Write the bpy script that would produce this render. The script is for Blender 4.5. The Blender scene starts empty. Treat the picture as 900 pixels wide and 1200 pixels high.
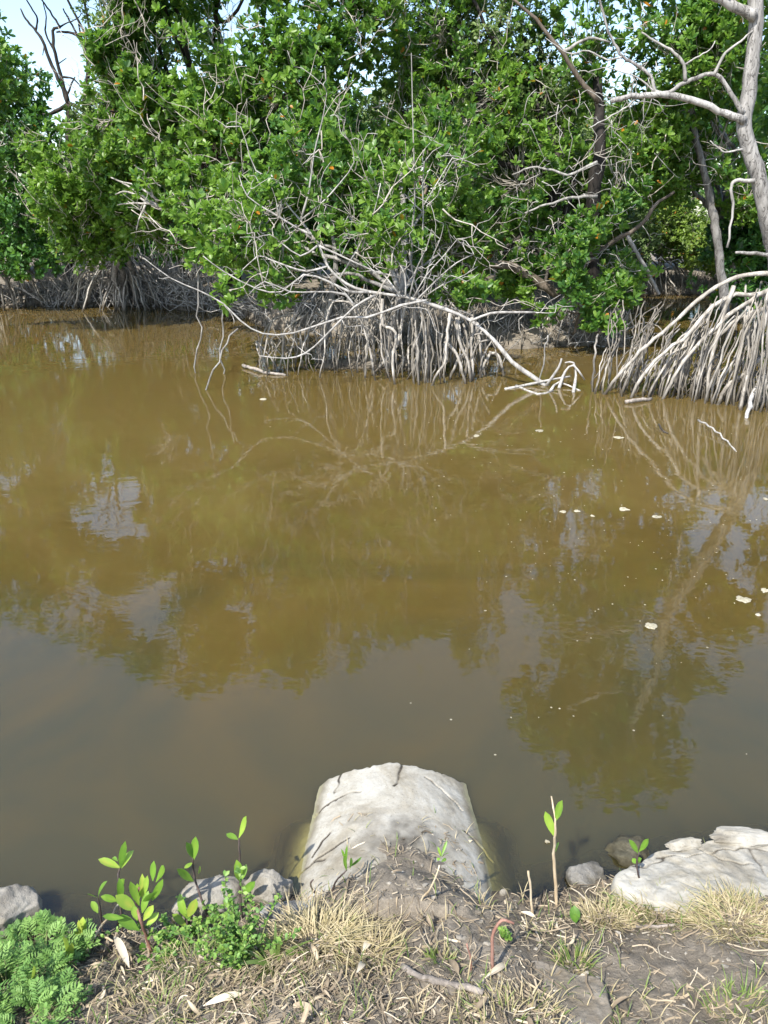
import bpy, math, random
import numpy as np
from mathutils import Vector, noise as mnoise

random.seed(7)
rng = np.random.default_rng(7)
SC = bpy.context.scene
COL = SC.collection
R = math.radians

# ------------------------------------------------------------------ camera
CAM_Z, PITCH, FPX = 2.0, R(21.7), 880.0
cp, sp = math.cos(PITCH), math.sin(PITCH)
camd = bpy.data.cameras.new('camera')
cam = bpy.data.objects.new('camera', camd)
COL.objects.link(cam)
cam.location = (0, 0, CAM_Z)
cam.rotation_euler = (R(90) - PITCH, 0, 0)
camd.sensor_fit = 'VERTICAL'
camd.sensor_height = 24
camd.lens = 24 * FPX / 1200
camd.clip_start, camd.clip_end = 0.05, 2000
SC.camera = cam


def ray(px, py):
    a, b = px - 450.0, 600.0 - py
    return np.array([a, FPX * cp + b * sp, -FPX * sp + b * cp])


def P(px, py, Y):                       # the point on a pixel's ray at forward distance Y
    d = ray(px, py)
    return np.array([0, 0, CAM_Z]) + d * (Y / d[1])


def G(px, py, z=0.0):                   # the point on a pixel's ray at height z
    d = ray(px, py)
    return np.array([0, 0, CAM_Z]) + d * ((z - CAM_Z) / d[2])


def px_size(p):                         # metres per pixel at p
    return (p[1] * cp + (CAM_Z - p[2]) * sp) / FPX


# ------------------------------------------------------------------ noise
def _h(ix, iy, iz):
    n = (ix * 374761393 + iy * 668265263 + iz * 2147483647) & 0xffffffff
    n = ((n ^ (n >> 13)) * 1274126177) & 0xffffffff
    return ((n ^ (n >> 16)) & 0xffff) / 65535.0


def vnoise(p):
    p = np.asarray(p, float)
    i = np.floor(p).astype(np.int64)
    f = p - i
    f = f * f * (3 - 2 * f)
    r = 0
    for dx in (0, 1):
        for dy in (0, 1):
            for dz in (0, 1):
                w = (f[..., 0] if dx else 1 - f[..., 0]) * (f[..., 1] if dy else 1 - f[..., 1]) * (f[..., 2] if dz else 1 - f[..., 2])
                r = r + w * _h(i[..., 0] + dx, i[..., 1] + dy, i[..., 2] + dz)
    return r * 2 - 1


def fbm(p, octv=3):
    p = np.asarray(p, float)
    s, a = 0, 1.0
    for k in range(octv):
        s = s + a * vnoise(p * 2 ** k + 17.3 * k)
        a *= .5
    return s


def n2(x, y, s, octv=3, z=0.0):
    x, y = np.broadcast_arrays(np.asarray(x, float), np.asarray(y, float))
    return fbm(np.stack([x * s, y * s, np.full_like(x, z)], -1), octv)


def sstep(a, b, t):
    t = np.clip((t - a) / (b - a), 0, 1)
    return t * t * (3 - 2 * t)


# ------------------------------------------------------------------ mesh building
class MB:
    def __init__(s):
        s.v, s.t, s.q, s.a, s.n = [], [], [], [], 0

    def add(s, v, tri=None, quad=None, tint=0.5):
        v = np.asarray(v, float).reshape(-1, 3)
        if tri is not None and len(tri):
            s.t.append(np.asarray(tri, np.int64) + s.n)
        if quad is not None and len(quad):
            s.q.append(np.asarray(quad, np.int64) + s.n)
        s.v.append(v)
        s.a.append(np.broadcast_to(np.asarray(tint, float), (len(v),)))
        s.n += len(v)

    def build(s, name, mat, parent=None, org=None, smooth=True):
        v = np.concatenate(s.v)
        a = np.concatenate(s.a)
        if org is None:
            org = np.array(parent['_org']) if parent is not None else v.mean(0)
        v = v - org
        me = bpy.data.meshes.new(name)
        t = np.concatenate(s.t) if s.t else np.zeros((0, 3), np.int64)
        q = np.concatenate(s.q) if s.q else np.zeros((0, 4), np.int64)
        me.vertices.add(len(v))
        me.vertices.foreach_set('co', v.astype(np.float32).ravel())
        loops = np.concatenate([t.ravel(), q.ravel()]).astype(np.int32)
        me.loops.add(len(loops))
        me.loops.foreach_set('vertex_index', loops)
        nf = len(t) + len(q)
        me.polygons.add(nf)
        st = np.concatenate([np.arange(len(t)) * 3, len(t) * 3 + np.arange(len(q)) * 4]).astype(np.int32)
        me.polygons.foreach_set('loop_start', st)
        me.polygons.foreach_set('use_smooth', np.full(nf, smooth))
        at = me.attributes.new('tint', 'FLOAT', 'POINT')
        at.data.foreach_set('value', a.astype(np.float32))
        me.update(calc_edges=True)
        me.materials.append(mat)
        o = bpy.data.objects.new(name, me)
        COL.objects.link(o)
        if parent is not None:
            o.parent = parent
        else:
            o.location = Vector([float(c) for c in org])
        o['_org'] = [float(c) for c in org]
        return o


def thing(name, label, cat, loc, group=None):
    o = bpy.data.objects.new(name, None)
    COL.objects.link(o)
    o.location = Vector([float(c) for c in loc])
    o['_org'] = [float(c) for c in loc]
    o.empty_display_size = .1
    return tag(o, label, cat, group)


def tag(o, label=None, cat=None, group=None, kind=None):
    if label: o['label'] = label
    if cat: o['category'] = cat
    if group: o['group'] = group
    if kind: o['kind'] = kind
    return o


def smooth_path(pts, k=4):
    pts = np.asarray(pts, float)
    if len(pts) < 3 or k < 2:
        return pts
    e = np.vstack([2 * pts[0] - pts[1], pts, 2 * pts[-1] - pts[-2]])
    out = []
    for i in range(len(pts) - 1):
        a, b, c, d = e[i:i + 4]
        for t in np.arange(k) / k:
            out.append(.5 * (2 * b + (c - a) * t + (2 * a - 5 * b + 4 * c - d) * t * t + (3 * b - a - 3 * c + d) * t ** 3))
    out.append(pts[-1])
    return np.array(out)


def tube(mb, pts, r0, r1, n=6, tint=.5, k=4, rough=0.0, knob=0.0, jit=.07):
    pts = smooth_path(pts, k)
    m = len(pts)
    if k > 2 and m > 3:
        seg = np.linalg.norm(np.diff(pts, axis=0), axis=1)
        pts[1:-1] += rng.standard_normal((m - 2, 3)) * (jit * np.minimum(seg[1:], seg[:-1]))[:, None]
    tg = np.gradient(pts, axis=0)
    tg /= np.linalg.norm(tg, axis=1)[:, None] + 1e-9
    u = np.cross(tg[0], [0.31, 0.2, 0.93])
    if np.linalg.norm(u) < 1e-3:
        u = np.cross(tg[0], [1, 0, 0])
    u /= np.linalg.norm(u)
    rad = np.linspace(0, 1, m)
    rad = r0 + (r1 - r0) * rad
    if rough:
        rad = rad * (1 + rough * rng.standard_normal(m))
    if knob:
        rad[0] *= 1 + knob
    ang = np.arange(n) * 2 * math.pi / n
    vs = []
    for i in range(m):
        u = u - tg[i] * np.dot(u, tg[i])
        u /= np.linalg.norm(u) + 1e-9
        w = np.cross(tg[i], u)
        rr = rad[i] * (1 + (rough * .6 * rng.standard_normal(n) if rough else 0))
        rr = np.broadcast_to(rr, (n,))
        vs.append(pts[i] + (np.cos(ang) * rr)[:, None] * u + (np.sin(ang) * rr)[:, None] * w)
    v = np.vstack(vs + [pts[:1], pts[-1:]])
    a = np.arange(n)
    b = (a + 1) % n
    q = np.concatenate([np.stack([a + i * n, b + i * n, b + (i + 1) * n, a + (i + 1) * n], 1) for i in range(m - 1)])
    t = np.concatenate([np.stack([b, a, np.full(n, m * n)], 1),
                        np.stack([a + (m - 1) * n, b + (m - 1) * n, np.full(n, m * n + 1)], 1)])
    mb.add(v, t, q, tint)


# ------------------------------------------------------------------ materials
def newmat(name):
    m = bpy.data.materials.new(name)
    m.use_nodes = True
    nt = m.node_tree
    nt.nodes.clear()
    out = nt.nodes.new('ShaderNodeOutputMaterial')
    return m, nt, out


def ramp(nt, fac, stops):
    r = nt.nodes.new('ShaderNodeValToRGB')
    el = r.color_ramp.elements
    while len(el) < len(stops):
        el.new(.5)
    for e, (p, c) in zip(el, stops):
        e.position = p
        e.color = (c[0], c[1], c[2], 1)
    nt.links.new(fac, r.inputs['Fac'])
    return r.outputs['Color']


def noise_node(nt, scale, detail=6, rough=.6, vec=None, dist=0.0):
    n = nt.nodes.new('ShaderNodeTexNoise')
    n.inputs['Scale'].default_value = scale
    n.inputs['Detail'].default_value = detail
    n.inputs['Roughness'].default_value = rough
    n.inputs['Distortion'].default_value = dist
    if vec is not None:
        nt.links.new(vec, n.inputs['Vector'])
    return n.outputs['Fac']


def coords(nt, kind='Object', scale=(1, 1, 1)):
    if kind == 'World':
        g = nt.nodes.new('ShaderNodeNewGeometry')
        o = g.outputs['Position']
    else:
        o = nt.nodes.new('ShaderNodeTexCoord').outputs[kind]
    mp = nt.nodes.new('ShaderNodeMapping')
    mp.inputs['Scale'].default_value = scale
    nt.links.new(o, mp.inputs['Vector'])
    return mp.outputs['Vector']


def attr(nt, name='tint'):
    a = nt.nodes.new('ShaderNodeAttribute')
    a.attribute_name = name
    return a.outputs['Fac']


def math_node(nt, op, a, b):
    m = nt.nodes.new('ShaderNodeMath')
    m.operation = op
    for i, x in enumerate((a, b)):
        if isinstance(x, (int, float)):
            m.inputs[i].default_value = x
        else:
            nt.links.new(x, m.inputs[i])
    return m.outputs[0]


def mixcol(nt, fac, a, b, mode='MIX'):
    m = nt.nodes.new('ShaderNodeMix')
    m.data_type = 'RGBA'
    m.blend_type = mode
    for sock, x in ((m.inputs[0], fac), (m.inputs[6], a), (m.inputs[7], b)):
        if isinstance(x, (int, float)):
            sock.default_value = x
        elif isinstance(x, tuple):
            sock.default_value = (*x, 1)
        else:
            nt.links.new(x, sock)
    return m.outputs[2]


def bump(nt, h, strength, dist):
    b = nt.nodes.new('ShaderNodeBump')
    b.inputs['Strength'].default_value = strength
    b.inputs['Distance'].default_value = dist
    nt.links.new(h, b.inputs['Height'])
    return b.outputs['Normal']


def principled(nt, out, color, rough=.7, normal=None, spec=.4):
    p = nt.nodes.new('ShaderNodeBsdfPrincipled')
    if isinstance(color, tuple):
        p.inputs['Base Color'].default_value = (*color, 1)
    else:
        nt.links.new(color, p.inputs['Base Color'])
    p.inputs['Roughness'].default_value = rough
    p.inputs['Specular IOR Level'].default_value = spec
    if normal is not None:
        nt.links.new(normal, p.inputs['Normal'])
    if out is not None:
        nt.links.new(p.outputs[0], out.inputs['Surface'])
    return p


def leaf_mat(name, stops, rough=.4, trans=.3, tcol=(0.16, .34, .03), spec=.5):
    m, nt, out = newmat(name)
    c = ramp(nt, attr(nt), stops)
    p = principled(nt, None, c, rough, spec=spec)
    t = nt.nodes.new('ShaderNodeBsdfTranslucent')
    tc = mixcol(nt, .55, c, tcol)
    nt.links.new(tc, t.inputs['Color'])
    mx = nt.nodes.new('ShaderNodeMixShader')
    mx.inputs[0].default_value = trans
    nt.links.new(p.outputs[0], mx.inputs[1])
    nt.links.new(t.outputs[0], mx.inputs[2])
    nt.links.new(mx.outputs[0], out.inputs['Surface'])
    return m


YEL = [(.955, (.16, .28, .03)), (.97, (.55, .33, .02)), (1.0, (.5, .2, .02))]
M = {}
M['leaf'] = leaf_mat('mangrove_leaf', [(0, (.034, .098, .032)), (.35, (.070, .172, .033)), (.75, (.19, .32, .048))] + YEL, rough=.4, trans=.47)
M['leaf_dark'] = leaf_mat('mangrove_leaf_dark', [(0, (.026, .082, .028)), (.5, (.058, .158, .032)), (.85, (.12, .25, .034))] + YEL, rough=.38, trans=.38)
M['leaf_olive'] = leaf_mat('olive_leaf', [(0, (.06, .10, .03)), (.5, (.125, .19, .05)), (.85, (.20, .28, .075))] + YEL, rough=.5)
M['leaf_lime'] = leaf_mat('lime_leaf', [(0, (.08, .13, .018)), (.5, (.14, .22, .025)), (.85, (.22, .3, .04))] + YEL, rough=.5)
M['seedling'] = leaf_mat('seedling_leaf', [(0, (.06, .15, .025)), (.5, (.17, .32, .04)), (.85, (.30, .44, .065)), (1, (.42, .46, .08))], rough=.35, trans=.35, tcol=(.3, .5, .05))
M['herb'] = leaf_mat('herb_leaf', [(0, (.06, .15, .035)), (.5, (.12, .24, .045)), (1, (.23, .36, .07))], rough=.55, trans=.3)
M['feather'] = leaf_mat('feathery_leaf', [(0, (.06, .15, .03)), (.5, (.125, .25, .05)), (1, (.22, .36, .09))], rough=.6, trans=.25)
M['grass'] = leaf_mat('grass_blade', [(0, (.06, .11, .02)), (.3, (.15, .22, .05)), (.5, (.31, .265, .14)), (1, (.48, .405, .26))], rough=.6, trans=.25, tcol=(.5, .5, .15))
M['straw'] = leaf_mat('straw', [(0, (.085, .068, .05)), (.4, (.215, .17, .115)), (.75, (.36, .295, .205)), (1, (.54, .475, .36))], rough=.65, trans=.08, tcol=(.5, .4, .2), spec=.25)


def bark(name, c0, c1, c2, scale=9, stretch=(1, 1, .25), rough=.8, bstr=.5, wet=False, wet_top=.16, cracks=False):
    m, nt, out = newmat(name)
    v = coords(nt, 'World', stretch)
    n = noise_node(nt, scale, 8, .65, v, .6)
    c = ramp(nt, n, [(.3, c0), (.5, c1), (.68, c2)])
    tv = ramp(nt, attr(nt), [(0, (.45, .45, .45)), (1, (1.25, 1.25, 1.25))])
    c = mixcol(nt, 1.0, c, tv, 'MULTIPLY')
    if wet:          # the tide mark: the lowest hand's breadth of each root is dark with algae and mud
        g = nt.nodes.new('ShaderNodeNewGeometry')
        s = nt.nodes.new('ShaderNodeSeparateXYZ')
        nt.links.new(g.outputs['Position'], s.inputs[0])
        z = math_node(nt, 'ADD', s.outputs['Z'], math_node(nt, 'MULTIPLY', math_node(nt, 'SUBTRACT', noise_node(nt, 5, 3), .5), .35))
        f = ramp(nt, z, [(.02, (1, 1, 1)), (wet_top, (0, 0, 0))])
        c = mixcol(nt, f, c, (.05, .042, .03))
    hgt = noise_node(nt, scale * 4, 6, .7, v)
    if cracks:           # dark fissures running along the bark
        fz = noise_node(nt, scale * .8, 4, .6, coords(nt, 'World', (1, 1, .3)), 1.2)
        f = ramp(nt, math_node(nt, 'ABSOLUTE', math_node(nt, 'SUBTRACT', fz, .5), 0), [(.0, (1, 1, 1)), (.022, (0, 0, 0))])
        c = mixcol(nt, math_node(nt, 'MULTIPLY', f, .85), c, (.03, .026, .022))
        hgt = math_node(nt, 'SUBTRACT', hgt, f)
    principled(nt, out, c, rough, bump(nt, hgt, bstr, .01), .3)
    return m


M['bark_grey'] = bark('bark_grey', (.10, .094, .088), (.245, .235, .222), (.40, .385, .365), 12, cracks=True)
M['bark_dark'] = bark('bark_dark', (.012, .010, .008), (.030, .025, .021), (.07, .058, .05), 9)  # near black: the shade on the centre-right trunk is put into this colour
M['bark_brown'] = bark('bark_brown', (.05, .04, .03), (.13, .105, .08), (.25, .21, .17), 9)
M['root'] = bark('prop_root_bark', (.09, .08, .068), (.26, .24, .21), (.46, .43, .39), 16, wet=True, wet_top=.22, bstr=.8)
M['root_dark'] = bark('prop_root_bark_dark', (.08, .07, .057), (.20, .18, .15), (.37, .34, .295), 14, wet=True)
M['bleached'] = bark('bleached_wood', (.11, .103, .095), (.28, .268, .25), (.46, .445, .42), 16, bstr=.5)
M['twig'] = bark('twig_bark', (.16, .14, .12), (.32, .29, .25), (.5, .46, .41), 14)
M['stem_green'] = bark('stem_green', (.06, .08, .03), (.11, .13, .05), (.2, .2, .09), 30)
M['stem_dark'] = bark('stem_dark', (.03, .022, .02), (.07, .05, .045), (.14, .11, .1), 30)
M['stem_tan'] = bark('stem_tan', (.3, .22, .13), (.45, .36, .24), (.6, .52, .38), 30)
M['stem_red'] = bark('stem_red', (.15, .07, .055), (.23, .12, .09), (.31, .19, .15), 30)
M['driftwood'] = bark('driftwood', (.08, .07, .06), (.2, .175, .15), (.36, .32, .28), 25)
M['fleck'] = bark('foam_fleck', (.17, .152, .10), (.27, .245, .175), (.37, .34, .26), 60, bstr=.2)


def stone_mat(name, stops, scale=6, rough=.85, bs=.6, speck=None, crack=True, waterline=None):
    m, nt, out = newmat(name)
    v = coords(nt, 'World')
    n = noise_node(nt, scale, 9, .68, v, .3)
    n2_ = noise_node(nt, scale * 14, 5, .7, v)
    c = ramp(nt, n, stops)
    c = mixcol(nt, .35, c, ramp(nt, n2_, [(.3, (.55, .52, .48)), (.7, (1.1, 1.1, 1.08))]), 'MULTIPLY')
    st = noise_node(nt, scale * .45, 7, .7, v, 1.2)
    c = mixcol(nt, ramp(nt, st, [(.46, (0, 0, 0)), (.62, (.55, .55, .55))]), c, mixcol(nt, 1.0, c, (.62, .55, .42), 'MULTIPLY'))
    pit = nt.nodes.new('ShaderNodeTexVoronoi')
    pit.inputs['Scale'].default_value = scale * 11
    nt.links.new(v, pit.inputs['Vector'])
    pf = ramp(nt, pit.outputs['Distance'], [(.10, (1, 1, 1)), (.20, (0, 0, 0))])
    c = mixcol(nt, math_node(nt, 'MULTIPLY', pf, math_node(nt, 'MULTIPLY', st, .9)), c, (.10, .092, .078))
    if speck:
        vo = nt.nodes.new('ShaderNodeTexVoronoi')
        vo.inputs['Scale'].default_value = scale * 16
        nt.links.new(v, vo.inputs['Vector'])
        f = ramp(nt, vo.outputs['Distance'], [(.08, (1, 1, 1)), (.2, (0, 0, 0))])
        c = mixcol(nt, math_node(nt, 'MULTIPLY', f, .5), c, speck)
    # dirt in the cracks, washed-on mud and one painted stem shadow, stored on the mesh (tint 1 = dirty)
    c = mixcol(nt, attr(nt), c, (.04, .034, .026))
    if waterline is not None:       # algae under and just above the water
        g = nt.nodes.new('ShaderNodeNewGeometry')
        s = nt.nodes.new('ShaderNodeSeparateXYZ')
        nt.links.new(g.outputs['Position'], s.inputs[0])
        z = math_node(nt, 'ADD', s.outputs['Z'], math_node(nt, 'MULTIPLY', math_node(nt, 'SUBTRACT', noise_node(nt, 16, 5), .5), .035))
        z = math_node(nt, 'MULTIPLY', math_node(nt, 'ADD', z, .1), 5.0)
        f = ramp(nt, z, [(.47, (1, 1, 1)), (.56, (0, 0, 0))])
        wet = ramp(nt, z, [(.56, (.52, .49, .42)), (.66, (1, 1, 1))])          # damp band just above the water
        c = mixcol(nt, 1.0, c, wet, 'MULTIPLY')
        c = mixcol(nt, math_node(nt, 'MULTIPLY', f, .92), c, waterline)
    h = math_node(nt, 'ADD', n, math_node(nt, 'MULTIPLY', n2_, .4))
    principled(nt, out, c, rough, bump(nt, h, bs, .012), .3)
    return m


M['concrete'] = stone_mat('weathered_concrete', [(.28, (.20, .185, .15)), (.42, (.30, .285, .245)), (.55, (.36, .348, .308)), (.72, (.40, .39, .352))], 8, bs=.22, waterline=(.225, .22, .115))
M['stone_pale'] = stone_mat('pale_stone', [(.25, (.10, .092, .075)), (.45, (.25, .233, .20)), (.7, (.38, .36, .315))], 9, bs=.8, waterline=(.2, .185, .08))
M['stone_grey'] = stone_mat('grey_stone', [(.3, (.12, .125, .13)), (.5, (.215, .222, .23)), (.7, (.31, .32, .33))], 14, bs=.5, speck=(.5, .5, .5))
M['stone_dark'] = stone_mat('dark_stone', [(.3, (.05, .047, .04)), (.5, (.14, .135, .12)), (.72, (.28, .27, .25))], 12, bs=.9, speck=(.4, .4, .38), waterline=(.07, .06, .025))
M['stone_brown'] = stone_mat('algae_stone', [(.3, (.045, .042, .027)), (.5, (.088, .082, .055)), (.7, (.15, .138, .10))], 10, bs=.8, waterline=(.06, .054, .028))
M['stone_mud'] = stone_mat('muddy_stone', [(.3, (.15, .13, .10)), (.5, (.215, .19, .155)), (.7, (.28, .26, .225))], 9, bs=.6)
M['pebble'] = stone_mat('pebble', [(.3, (.12, .11, .09)), (.5, (.26, .24, .205)), (.7, (.45, .43, .39))], 60, bs=.3)

# soil
m, nt, out = newmat('soil')
v = coords(nt, 'World')
na = noise_node(nt, 5.5, 9, .7, v, .4)
nb = noise_node(nt, 55, 6, .75, v)
c = ramp(nt, na, [(.3, (.105, .093, .077)), (.48, (.185, .164, .135)), (.62, (.26, .232, .193)), (.75, (.32, .288, .242))])
c = mixcol(nt, .55, c, ramp(nt, nb, [(.3, (.45, .43, .4)), (.7, (1.35, 1.3, 1.2))]), 'MULTIPLY')
c = mixcol(nt, attr(nt), c, (.045, .036, .026))
principled(nt, out, c, .93, bump(nt, math_node(nt, 'ADD', na, math_node(nt, 'MULTIPLY', nb, .5)), .9, .02), .2)
M['soil'] = m

# water: turbid brown under a rippled surface; tint = how opaque the water column is at that depth
m, nt, out = newmat('pond_water')
v = coords(nt, 'World', (1, 1.0, 1))
big = noise_node(nt, .9, 2, .5, coords(nt, 'World', (.8, 1.3, 1)), .3)
mid = noise_node(nt, 4.2, 3, .5, coords(nt, 'World', (.7, 1.5, 1)), .6)
fine = noise_node(nt, 14, 2, .5, coords(nt, 'World', (.8, 1.3, 1)), .4)
patch = ramp(nt, noise_node(nt, .35, 2, .5, v), [(.38, (.15, .15, .15)), (.62, (1, 1, 1))])
h = math_node(nt, 'ADD', math_node(nt, 'MULTIPLY', big, .30), math_node(nt, 'MULTIPLY', mid, .10))
h = math_node(nt, 'ADD', h, math_node(nt, 'MULTIPLY', math_node(nt, 'MULTIPLY', fine, patch), .045))
nrm = bump(nt, h, .5, .019)
wc_noise = noise_node(nt, .6, 4, .6, v, 1.0)
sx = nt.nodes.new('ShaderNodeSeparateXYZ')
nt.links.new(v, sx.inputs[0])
# body colour: darker off the near bank, lighter and yellower further out
far_f = math_node(nt, 'ADD', math_node(nt, 'MULTIPLY', sx.outputs['Y'], .14), math_node(nt, 'MULTIPLY', math_node(nt, 'SUBTRACT', wc_noise, .5), 1.1))
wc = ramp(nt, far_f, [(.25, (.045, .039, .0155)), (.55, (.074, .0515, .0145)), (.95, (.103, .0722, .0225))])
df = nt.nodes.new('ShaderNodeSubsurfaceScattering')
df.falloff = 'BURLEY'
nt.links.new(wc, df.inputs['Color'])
df.inputs['Scale'].default_value = .10
df.inputs['Radius'].default_value = (1.0, .8, .5)
tr = nt.nodes.new('ShaderNodeBsdfTransparent')
tr.inputs['Color'].default_value = (.93, .88, .68, 1)
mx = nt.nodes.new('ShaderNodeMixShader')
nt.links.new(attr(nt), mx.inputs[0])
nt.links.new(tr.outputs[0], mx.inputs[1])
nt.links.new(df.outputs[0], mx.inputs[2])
gl = nt.nodes.new('ShaderNodeBsdfGlossy')
gl.inputs['Roughness'].default_value = .003
nt.links.new(nrm, gl.inputs['Normal'])
fr = nt.nodes.new('ShaderNodeFresnel')
gb = nt.nodes.new('ShaderNodeNewGeometry')     # sunlight leaving and entering the water alike: no total reflection from below
ior = math_node(nt, 'ADD', 1.7, math_node(nt, 'MULTIPLY', gb.outputs['Backfacing'], 1 / 1.7 - 1.7))
nt.links.new(ior, fr.inputs['IOR'])
nt.links.new(nrm, fr.inputs['Normal'])
m2 = nt.nodes.new('ShaderNodeMixShader')
nt.links.new(fr.outputs[0], m2.inputs[0])
nt.links.new(mx.outputs[0], m2.inputs[1])
nt.links.new(gl.outputs[0], m2.inputs[2])
nt.links.new(m2.outputs[0], out.inputs['Surface'])
M['water'] = m

# ------------------------------------------------------------------ terrain
near_px = [(-400, 1100), (-60, 1080), (40, 1092), (100, 1088), (190, 1090), (260, 1068), (345, 1050), (400, 1046), (520, 1040), (585, 1042), (625, 1052), (685, 1044), (720, 1030), (800, 1010), (900, 1000), (1150, 1000)]
_ns = np.array([G(a, b, 0)[:2] for a, b in near_px])
near_x = np.concatenate([[-300, -3], _ns[:, 0], [3, 300]])
near_y = np.concatenate([[1.6, 1.6], _ns[:, 1], [1.9, 1.9]])
far_x = [-300, -20, -11.5, -10.2, -9, -5.6, -3.4, -1.6, 0, 2, 3.9, 4.5, 6.2, 8.5, 11, 12, 300]
far_y = [9.0, 9.5, 12.6, 15.5, 17.7, 17.8, 16.6, 13.7, 12.7, 12.25, 12.3, 14.5, 20.6, 20.9, 20.6, 10, 8]

PX0, PR, PIPE_END = .035, .45, 2.275
def pipe_crown(y):                       # height of the culvert's top line
    return .128 - (y - 1.78) * .075

def culvert_z(x, y):
    dx = np.clip(np.abs(x - PX0) / PR, 0, 1)
    z = pipe_crown(y) - PR + PR * np.sqrt(np.clip(1 - dx * dx, 0, 1))
    return np.where((dx < 1) & (y < PIPE_END), z, -9)


def H(x, y):
    x, y = np.broadcast_arrays(np.asarray(x, float), np.asarray(y, float))
    sh = np.interp(x, near_x, near_y) + .022 * n2(x, y, 9, 3, 1.5)
    d = sh - y                                            # >0 on the near bank
    land = .012 + .17 * np.clip(d, 0, .25) + .34 * np.clip(d - .1, 0, .6) + .05 * np.clip(d - .7, 0, 3)
    bed = np.maximum(-.02 + 1.1 * np.minimum(d, 0) - .5 * np.minimum(d, 0) ** 2, -.9)
    z = np.where(d > 0, land, bed)
    # the mud washed out over the culvert
    tongue = np.exp(-((x - .075) / .21) ** 2) * sstep(1.95, 1.66, y + .035 * n2(x, y, 14, 2))
    top = culvert_z(x, y)
    z = np.where((np.abs(x - PX0) < .36) & (y > 1.55) & (y < 2.05) & (top > -1), np.maximum(z, top - .022 + .036 * tongue), z)
    w = sstep(1.75, 1.6, y) * np.exp(-((x - .05) / .4) ** 4)
    z = z + .05 * w
    fy = np.interp(x, far_x, far_y) + .35 * n2(x, y, .9, 3, 4.0)
    e = y - fy
    farz = np.where(e > 0, .03 + .26 * sstep(0, .7, e) + .012 * np.clip(e, 0, 20) + .06 * n2(x, y, 1.5, 3) * sstep(0, .5, e), np.maximum(-.02 + .5 * e, -.9))
    # low mud under the two stands of prop roots in the water
    farz = np.maximum(farz, -.5 + .47 * np.exp(-((x - 4.3) / 1.7) ** 2 - ((y - 9.0) / .8) ** 2) + .04 * n2(x, y, 3))
    farz = np.maximum(farz, -.5 + .56 * np.exp(-((x + .15) / 1.4) ** 4 - ((y - 10.6) / .75) ** 2) + .04 * n2(x, y, 3))
    z = np.where(y > 4, farz, z)
    near = np.exp(-np.clip(y - 2.6, 0, 9) * 2) * sstep(-.05, .03, z)
    z = z + near * (.012 * n2(x, y, 10, 3, 2.0) + .007 * n2(x, y, 38, 3, 3.0))
    return z


def _lut(x0, x1, y0, y1, st):
    gx, gy = np.arange(x0, x1 + st, st), np.arange(y0, y1 + st, st)
    X_, Y_ = np.meshgrid(gx, gy)
    return (x0, y0, st, H(X_, Y_))

_LN, _LF = _lut(-1.8, 1.8, .6, 2.6, .006), _lut(-16, 16, 9, 27, .06)


def Hf(x, y):                            # H read off a table
    x, y = np.broadcast_arrays(np.asarray(x, float), np.asarray(y, float))
    x0, y0, st, T_ = _LN if np.mean(y) < 4 else _LF
    u = np.clip((x - x0) / st, 0, T_.shape[1] - 1.001); v_ = np.clip((y - y0) / st, 0, T_.shape[0] - 1.001)
    i, j = u.astype(int), v_.astype(int); a, b = u - i, v_ - j
    return (T_[j, i] * (1 - a) + T_[j, i + 1] * a) * (1 - b) + (T_[j + 1, i] * (1 - a) + T_[j + 1, i + 1] * a) * b


def growing(a, first, ratio, end):
    o, s = [a], first
    while abs(o[-1]) < abs(end):
        o.append(o[-1] + s)
        s *= ratio
    return o[1:]

xs = np.concatenate([np.array(growing(12.5, .3, 1.25, 400))[::-1] * -1, -np.arange(1.45, 12.6, .14)[::-1], np.arange(-1.38, 1.39, .0115), np.arange(1.45, 12.6, .14), growing(12.5, .3, 1.25, 400)])
ys = np.concatenate([np.array(growing(-.5, -.2, 1.3, -60))[::-1], np.arange(-.4, .9, .07), np.arange(.9, 2.36, .0115), np.arange(2.4, 24, .14), growing(24, .3, 1.25, 500)])


def grid_mesh(xs, ys, zf, tf):
    X, Y = np.meshgrid(xs, ys)
    Z = zf(X, Y)
    nx, ny = len(xs), len(ys)
    i = (np.arange(ny - 1)[:, None] * nx + np.arange(nx - 1)[None]).ravel()
    mb = MB()
    mb.add(np.stack([X, Y, Z], -1), None, np.stack([i, i + 1, i + 1 + nx, i + nx], 1), tf(X, Y, Z).ravel())
    return mb


def soil_wet(X, Y, Z):                    # wet mud along the waterline
    return np.clip(sstep(.05, .0, Z) * .8 + .22 * sstep(.1, .5, n2(X, Y, 3.2, 3, 8.)), 0, 1)

tag(grid_mesh(xs, ys, H, soil_wet).build('ground', M['soil'], org=np.zeros(3)), 'dark muddy earth of the near bank and far mangrove shore', 'ground', kind='structure')


def water_tint(X, Y, Z):
    top = np.maximum(H(X, Y), culvert_z(X, Y) - .4 * sstep(PIPE_END - .30, PIPE_END - .02, Y)) - .2 * sstep(4, 6, Y)
    return 1 - np.exp(np.minimum(top, 0) / .105)

wxs = xs[(np.abs(xs) < 60)]
wys = ys[(ys > .9) & (ys < 60)]
tag(grid_mesh(wxs, wys, lambda x, y: x * 0.0, water_tint).build('water', M['water'], org=np.zeros(3)), 'murky brown pond water reflecting mangroves and sky', 'water', kind='structure')


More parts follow.
